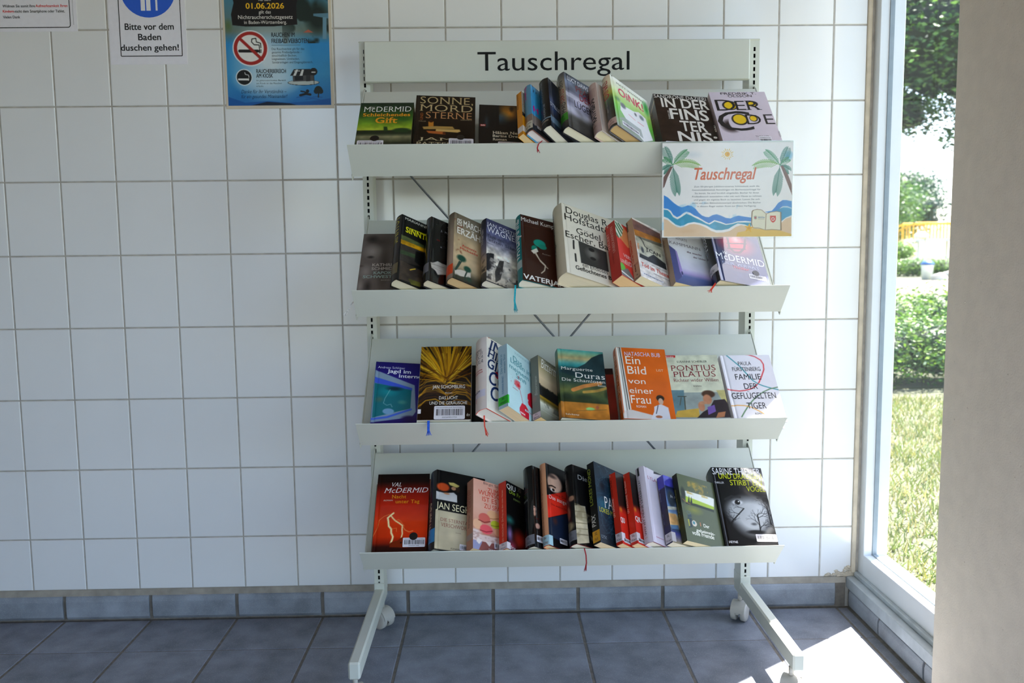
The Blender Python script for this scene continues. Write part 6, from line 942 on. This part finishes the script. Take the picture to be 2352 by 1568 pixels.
        o = mb.build('ribbon_marker', M_CLOTH, root)
    return root
def clip_text(q, w, h):
    """squeeze lettering that would run past the board's fore-edge"""
    s, a0, b0, a1, b1, cap, c, st = q; mx = w*1000-2
    if abs(b1-b0) < 2:
        a0 = max(a0, 1.5); b0 = b1 = min((b0+b1)/2, h*1000-cap-2.5)
        if a1 > mx: a1 = max(mx, a0+8)
    else: a0 = a1 = min(max(a0, 1.5+cap), mx-1)
    b0 = max(b0, 1.0) if abs(b1-b0) < 2 else b0; b1 = max(b1, 1.0) if abs(b1-b0) < 2 else b1
    return (s, a0, b0, a1, b1, cap, c, st)
def clip_spine(q, t, h):
    s, a0, b0, a1, b1, cap, c, st = q; T_ = t*1000
    if abs(b1-b0) > abs(a1-a0):
        b1 = min(b1, h*1000-3); b0 = max(b0, 3); cap = min(cap, T_*.8); a = min(max(a0, cap+.6), T_-.6); a0 = a1 = a
    else:
        a0 = max(a0, .8); a1 = min(a1, T_-.8)
        if a1 < a0+3: a1 = a0+3
    return (s, a0, b0, a1, b1, cap, c, st)
for key in BOOKS: make_book(key)

# ------------------------------------------------------------------ laminated sign hanging from the top tray's lip
(x, y, z, w, h), ops, texts = PRINTS['sign']; sg = empty('laminated_sign', (x+w/2, -.4325, z-.004)); tag(sg, 'laminated landscape sign with palms and waves hung from the top tray\'s right end', 'sign')
o, q = sheet('sign', 's', None, None, M_PAPER, .00085, parent=sg, partname='printed_sheet'); o.location = (-w/2, -.001, .004)
mb = MB(); mb.bbox(-w/2-.004, w/2+.0035, -.0018, -.00155, 0, h+.008, .00005); mb.build('clear_film', M_FILM, sg)
mb = MB()
for a0, a1, c0, c1 in ((-w/2-.004, -w/2, 0, h+.008), (w/2, w/2+.0035, 0, h+.008), (-w/2, w/2, 0, .004), (-w/2, w/2, h+.004, h+.008)): mb.box(a0, a1, -.0013, -.0006, c0, c1)
mb.build('film_margin', M_FILM2, sg)
# ------------------------------------------------------------------ outdoors beyond the corner window
def leaf_mat(name, rough=.5):
    m = mat(name, attr=True, rough=rough, noise=(3, .25)); n, l = m.node_tree.nodes, m.node_tree.links; p = n['Principled BSDF']; out = n['Material Output']
    tr = n.new('ShaderNodeBsdfTranslucent'); mx = n.new('ShaderNodeMixShader'); mx.inputs[0].default_value = .3
    l.new(p.inputs['Base Color'].links[0].from_socket, tr.inputs[0]); l.new(p.outputs[0], mx.inputs[1]); l.new(tr.outputs[0], mx.inputs[2]); l.new(mx.outputs[0], out.inputs[0]); return m
M_LEAF = leaf_mat('foliage')
M_BARK = mat('bark', '#4a3e32', .9, noise=(12, .4)); M_LAWN = mat('lawn', attr=True, rough=.9, noise=(1.5, .3)); M_SAND = mat('sand', '#a08e74', .95, noise=(2, .15))
M_YEL = mat('yellow_paint', '#e0a81c', .45, noise=(5, .1)); M_WHT = mat('white_paint', '#e6e6e2', .5, noise=(5, .06)); M_BLUE = mat('blue_plastic', '#2a5a94', .5, noise=(6, .1)); M_STONE = mat('stone', '#c8c4bc', .9, noise=(3, .2))
def leaves(blobs, n, size, cols, seed, up=.3):
    """n small leaf blades scattered through ellipsoid blobs (c, r)"""
    r = np.random.RandomState(seed); W = np.array([b[1][0]*b[1][1]*b[1][2] for b in blobs])**.67; W = W/W.sum(); which = r.choice(len(blobs), n, p=W)
    c = np.array([b[0] for b in blobs])[which]; rr = np.array([b[1] for b in blobs])[which]
    d = r.normal(size=(n, 3)); d /= np.linalg.norm(d, axis=1)[:, None]; rad = r.uniform(.55, 1.05, n)[:, None]; p = c+d*rr*rad
    a = r.normal(size=(n, 3)); a[:, 2] *= up; a /= np.linalg.norm(a, axis=1)[:, None]; b = np.cross(a, d+r.normal(size=(n, 3))*.5); b /= np.linalg.norm(b, axis=1)[:, None]+1e-9
    s = size*r.uniform(.6, 1.3, n)[:, None]; vs = np.stack([p-a*s, p+b*s*.45, p+a*s, p-b*s*.45], 1).reshape(-1, 3)
    pal = np.array([lin(q) for q in cols])*.62; cc = pal[r.randint(len(pal), size=n)]*r.uniform(.8, 1.2, n)[:, None]; mb = MB()
    mb.add(vs, [(4*i, 4*i+1, 4*i+2, 4*i+3) for i in range(n)], np.repeat(cc, 4, axis=0)); return mb
GR = -.1
mb = MB(); N = 60
mb.add([(-30+100*i/N, -12+110*j/N, GR) for j in range(N+1) for i in range(N+1)], [(j*(N+1)+i, j*(N+1)+i+1, (j+1)*(N+1)+i+1, (j+1)*(N+1)+i) for j in range(N) for i in range(N)], lin('#585a42'))
tag(mb.build('lawn_ground', M_LAWN), kind='structure')
tag(MB().box(4, 40, 17.5, 26, GR, GR+.02).build('sand_path', M_SAND), kind='structure')
# short grass near the window
r = np.random.RandomState(5); n = 42000; gx = r.uniform(2.5, 6.2, n); gy = r.uniform(-.4, 3.95, n); hh = r.uniform(.02, .06, n); an = r.uniform(0, 6.3, n); lx = r.normal(0, .025, n); ly = r.normal(0, .025, n)
vs = np.stack([np.stack([gx-.004*np.cos(an), gy-.004*np.sin(an), np.full(n, GR)], 1), np.stack([gx+.004*np.cos(an), gy+.004*np.sin(an), np.full(n, GR)], 1), np.stack([gx+lx, gy+ly, GR+hh], 1)], 1).reshape(-1, 3)
pal = np.array([lin(q) for q in ('#9aa852', '#b4b060', '#87a048', '#c2b878', '#7a9444')])*.6; cc = np.repeat(pal[r.randint(5, size=n)], 3, axis=0)
mb = MB(); mb.add(vs, [(3*i, 3*i+1, 3*i+2) for i in range(n)], cc); tag(mb.build('grass', M_LEAF), 'sunlit grass on the lawn just outside the window', 'grass', kind='stuff')
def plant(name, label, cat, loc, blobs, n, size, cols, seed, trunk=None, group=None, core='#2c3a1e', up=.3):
    e = tag(empty(name, loc), label, cat, group)
    leaves(blobs, n, size, cols, seed, up).build('foliage', M_LEAF, e)
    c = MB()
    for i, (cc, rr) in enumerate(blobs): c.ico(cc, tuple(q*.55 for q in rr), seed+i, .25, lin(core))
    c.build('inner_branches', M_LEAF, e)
    if trunk:
        t = MB()
        for pts, rad in trunk: t.tube(pts, rad, 8)
        t.build('trunk', M_BARK, e)
    return e
BR = ['#7fae36', '#94c044', '#6a9a30', '#a8cc50']; DK = ['#3f6a34', '#4c7a3a', '#35582e', '#5a8844']; MD = ['#5f8a3c', '#76a048', '#4f7a38', '#88ae54']
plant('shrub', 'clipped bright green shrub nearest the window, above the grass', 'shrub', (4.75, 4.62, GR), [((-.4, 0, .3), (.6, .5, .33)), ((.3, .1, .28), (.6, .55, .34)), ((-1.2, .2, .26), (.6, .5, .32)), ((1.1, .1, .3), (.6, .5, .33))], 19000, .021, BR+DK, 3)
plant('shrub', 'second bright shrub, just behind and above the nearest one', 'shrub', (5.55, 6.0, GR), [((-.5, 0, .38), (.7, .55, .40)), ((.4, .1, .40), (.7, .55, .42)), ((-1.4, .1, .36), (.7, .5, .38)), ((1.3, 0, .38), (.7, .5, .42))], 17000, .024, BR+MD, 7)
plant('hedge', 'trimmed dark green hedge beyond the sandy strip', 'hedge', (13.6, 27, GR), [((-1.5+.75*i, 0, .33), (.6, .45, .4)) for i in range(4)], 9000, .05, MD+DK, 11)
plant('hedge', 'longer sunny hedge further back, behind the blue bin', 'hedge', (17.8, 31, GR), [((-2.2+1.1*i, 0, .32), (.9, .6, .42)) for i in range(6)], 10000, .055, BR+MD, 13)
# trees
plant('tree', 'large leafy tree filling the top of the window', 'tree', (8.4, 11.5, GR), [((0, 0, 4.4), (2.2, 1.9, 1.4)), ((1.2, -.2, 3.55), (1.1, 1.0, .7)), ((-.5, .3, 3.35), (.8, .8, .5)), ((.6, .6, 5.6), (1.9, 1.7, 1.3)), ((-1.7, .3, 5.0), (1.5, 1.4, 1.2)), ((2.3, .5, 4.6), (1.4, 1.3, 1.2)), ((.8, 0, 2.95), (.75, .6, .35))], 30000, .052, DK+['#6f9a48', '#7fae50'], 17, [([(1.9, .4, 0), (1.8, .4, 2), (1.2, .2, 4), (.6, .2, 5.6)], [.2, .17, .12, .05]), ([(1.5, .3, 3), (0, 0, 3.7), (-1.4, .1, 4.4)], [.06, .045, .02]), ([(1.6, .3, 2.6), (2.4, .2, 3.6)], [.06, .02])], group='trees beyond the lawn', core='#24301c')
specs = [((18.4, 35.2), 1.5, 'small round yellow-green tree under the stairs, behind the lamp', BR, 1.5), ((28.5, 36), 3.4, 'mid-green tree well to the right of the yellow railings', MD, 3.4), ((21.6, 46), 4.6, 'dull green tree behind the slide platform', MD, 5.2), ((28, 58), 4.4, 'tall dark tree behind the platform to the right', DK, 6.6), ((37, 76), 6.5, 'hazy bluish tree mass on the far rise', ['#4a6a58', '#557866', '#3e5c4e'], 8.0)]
for i, ((tx, ty), R, lab, cols, H) in enumerate(specs):
    rr = random.Random(i); bl = [((rr.uniform(-.5, .5)*R, rr.uniform(-.4, .4)*R, H*.62+rr.uniform(-.25, .3)*H), (R*.55, R*.5, H*.3)) for _ in range(7)]
    plant('tree', lab, 'tree', (tx, ty, GR), bl, 12000, .02*R+.035, cols, 30+i, [([(0, 0, 0), (.05, 0, H*.6)], [.05*R, .03*R])], group='trees beyond the lawn')
# stair platform with yellow railings
def M3(*a): return Vector(a)
pl = tag(empty('stair_platform', (22.6, 39, GR)), 'raised stair platform with yellow railings far off among the trees', 'platform')
b = Vector((22.6, 39, GR))
mb = MB(); mb.box(-1.3, 1.1, -.7, .7, 1.42, 1.52); mb.build('deck', M_WHT, pl)
for x, y in ((-1.1, -.6), (.9, -.6), (-1.1, .6), (.9, .6)): MB().tube([(x, y, 0), (x, y, 1.42)], .05, 8).build('leg', M_WHT, pl)
for y in (-.68, .68):
    mb = MB()
    for i in range(15): mb.tube([(-1.25+.165*i, y, 1.52), (-1.25+.165*i, y, 2.25)], .02, 6)
    mb.tube([(-1.28, y, 2.27), (1.1, y, 2.27)], .05, 8); mb.build('railing', M_YEL, pl)
mb = MB()
for i in range(12): mb.box(-1.3-.28*(i+1), -1.3-.28*i, -.6, .6, 1.42-.125*(i+1), 1.47-.125*(i+1))
mb.build('steps', M_WHT, pl)
for y in (-.6, .6):
    mb = MB()
    for i in range(14): x = -1.35-.24*i; mb.tube([(x, y, 1.42-.108*i), (x, y, 2.2-.108*i)], .018, 6)
    mb.tube([(-1.3, y, 2.27), (-4.6, y, .8)], .045, 8); mb.build('railing', M_YEL, pl)
lp = tag(empty('street_lamp', (17.6, 30, GR)), 'white lamp post with a dome head in front of the stairs', 'lamp')
MB().tube([(0, 0, 0), (0, 0, 1.5)], .035, 8).build('pole', M_WHT, lp); mb = MB(); mb.lathe([(.02, 1.5), (.2, 1.47), (.26, 1.52), (.22, 1.62), (.1, 1.7), (.01, 1.72)], (-.16, 0, 0), 2, 18); mb.build('lamp_head', M_WHT, lp)
bn = tag(empty('litter_bin', (16.35, 27.3, GR)), 'blue litter bin at the end of the far hedge', 'bin'); mb = MB(); mb.lathe([(.17, 0), (.2, .5), (.21, .52)], (0, 0, 0), 2, 16); mb.build('bin_body', M_WHT, bn); mb = MB(); mb.lathe([(.225, .52), (.225, .56), (.12, .66), (.01, .68)], (0, 0, 0), 2, 16); mb.build('lid', M_BLUE, bn)
for (x, y, s), lab in (((16.3, 26.4, .28), 'small white boulder below the blue bin'), ((17.15, 26.8, .42), 'larger white boulder at the right of the pair by the sand')):
    mb = MB(); mb.ico((0, 0, s*.35), (s, s*.7, s*.5), int(s*100), .3); o = mb.build('boulder', M_STONE); o.location = (x, y, GR); tag(o, lab, 'boulder', 'boulders by the sandy strip')
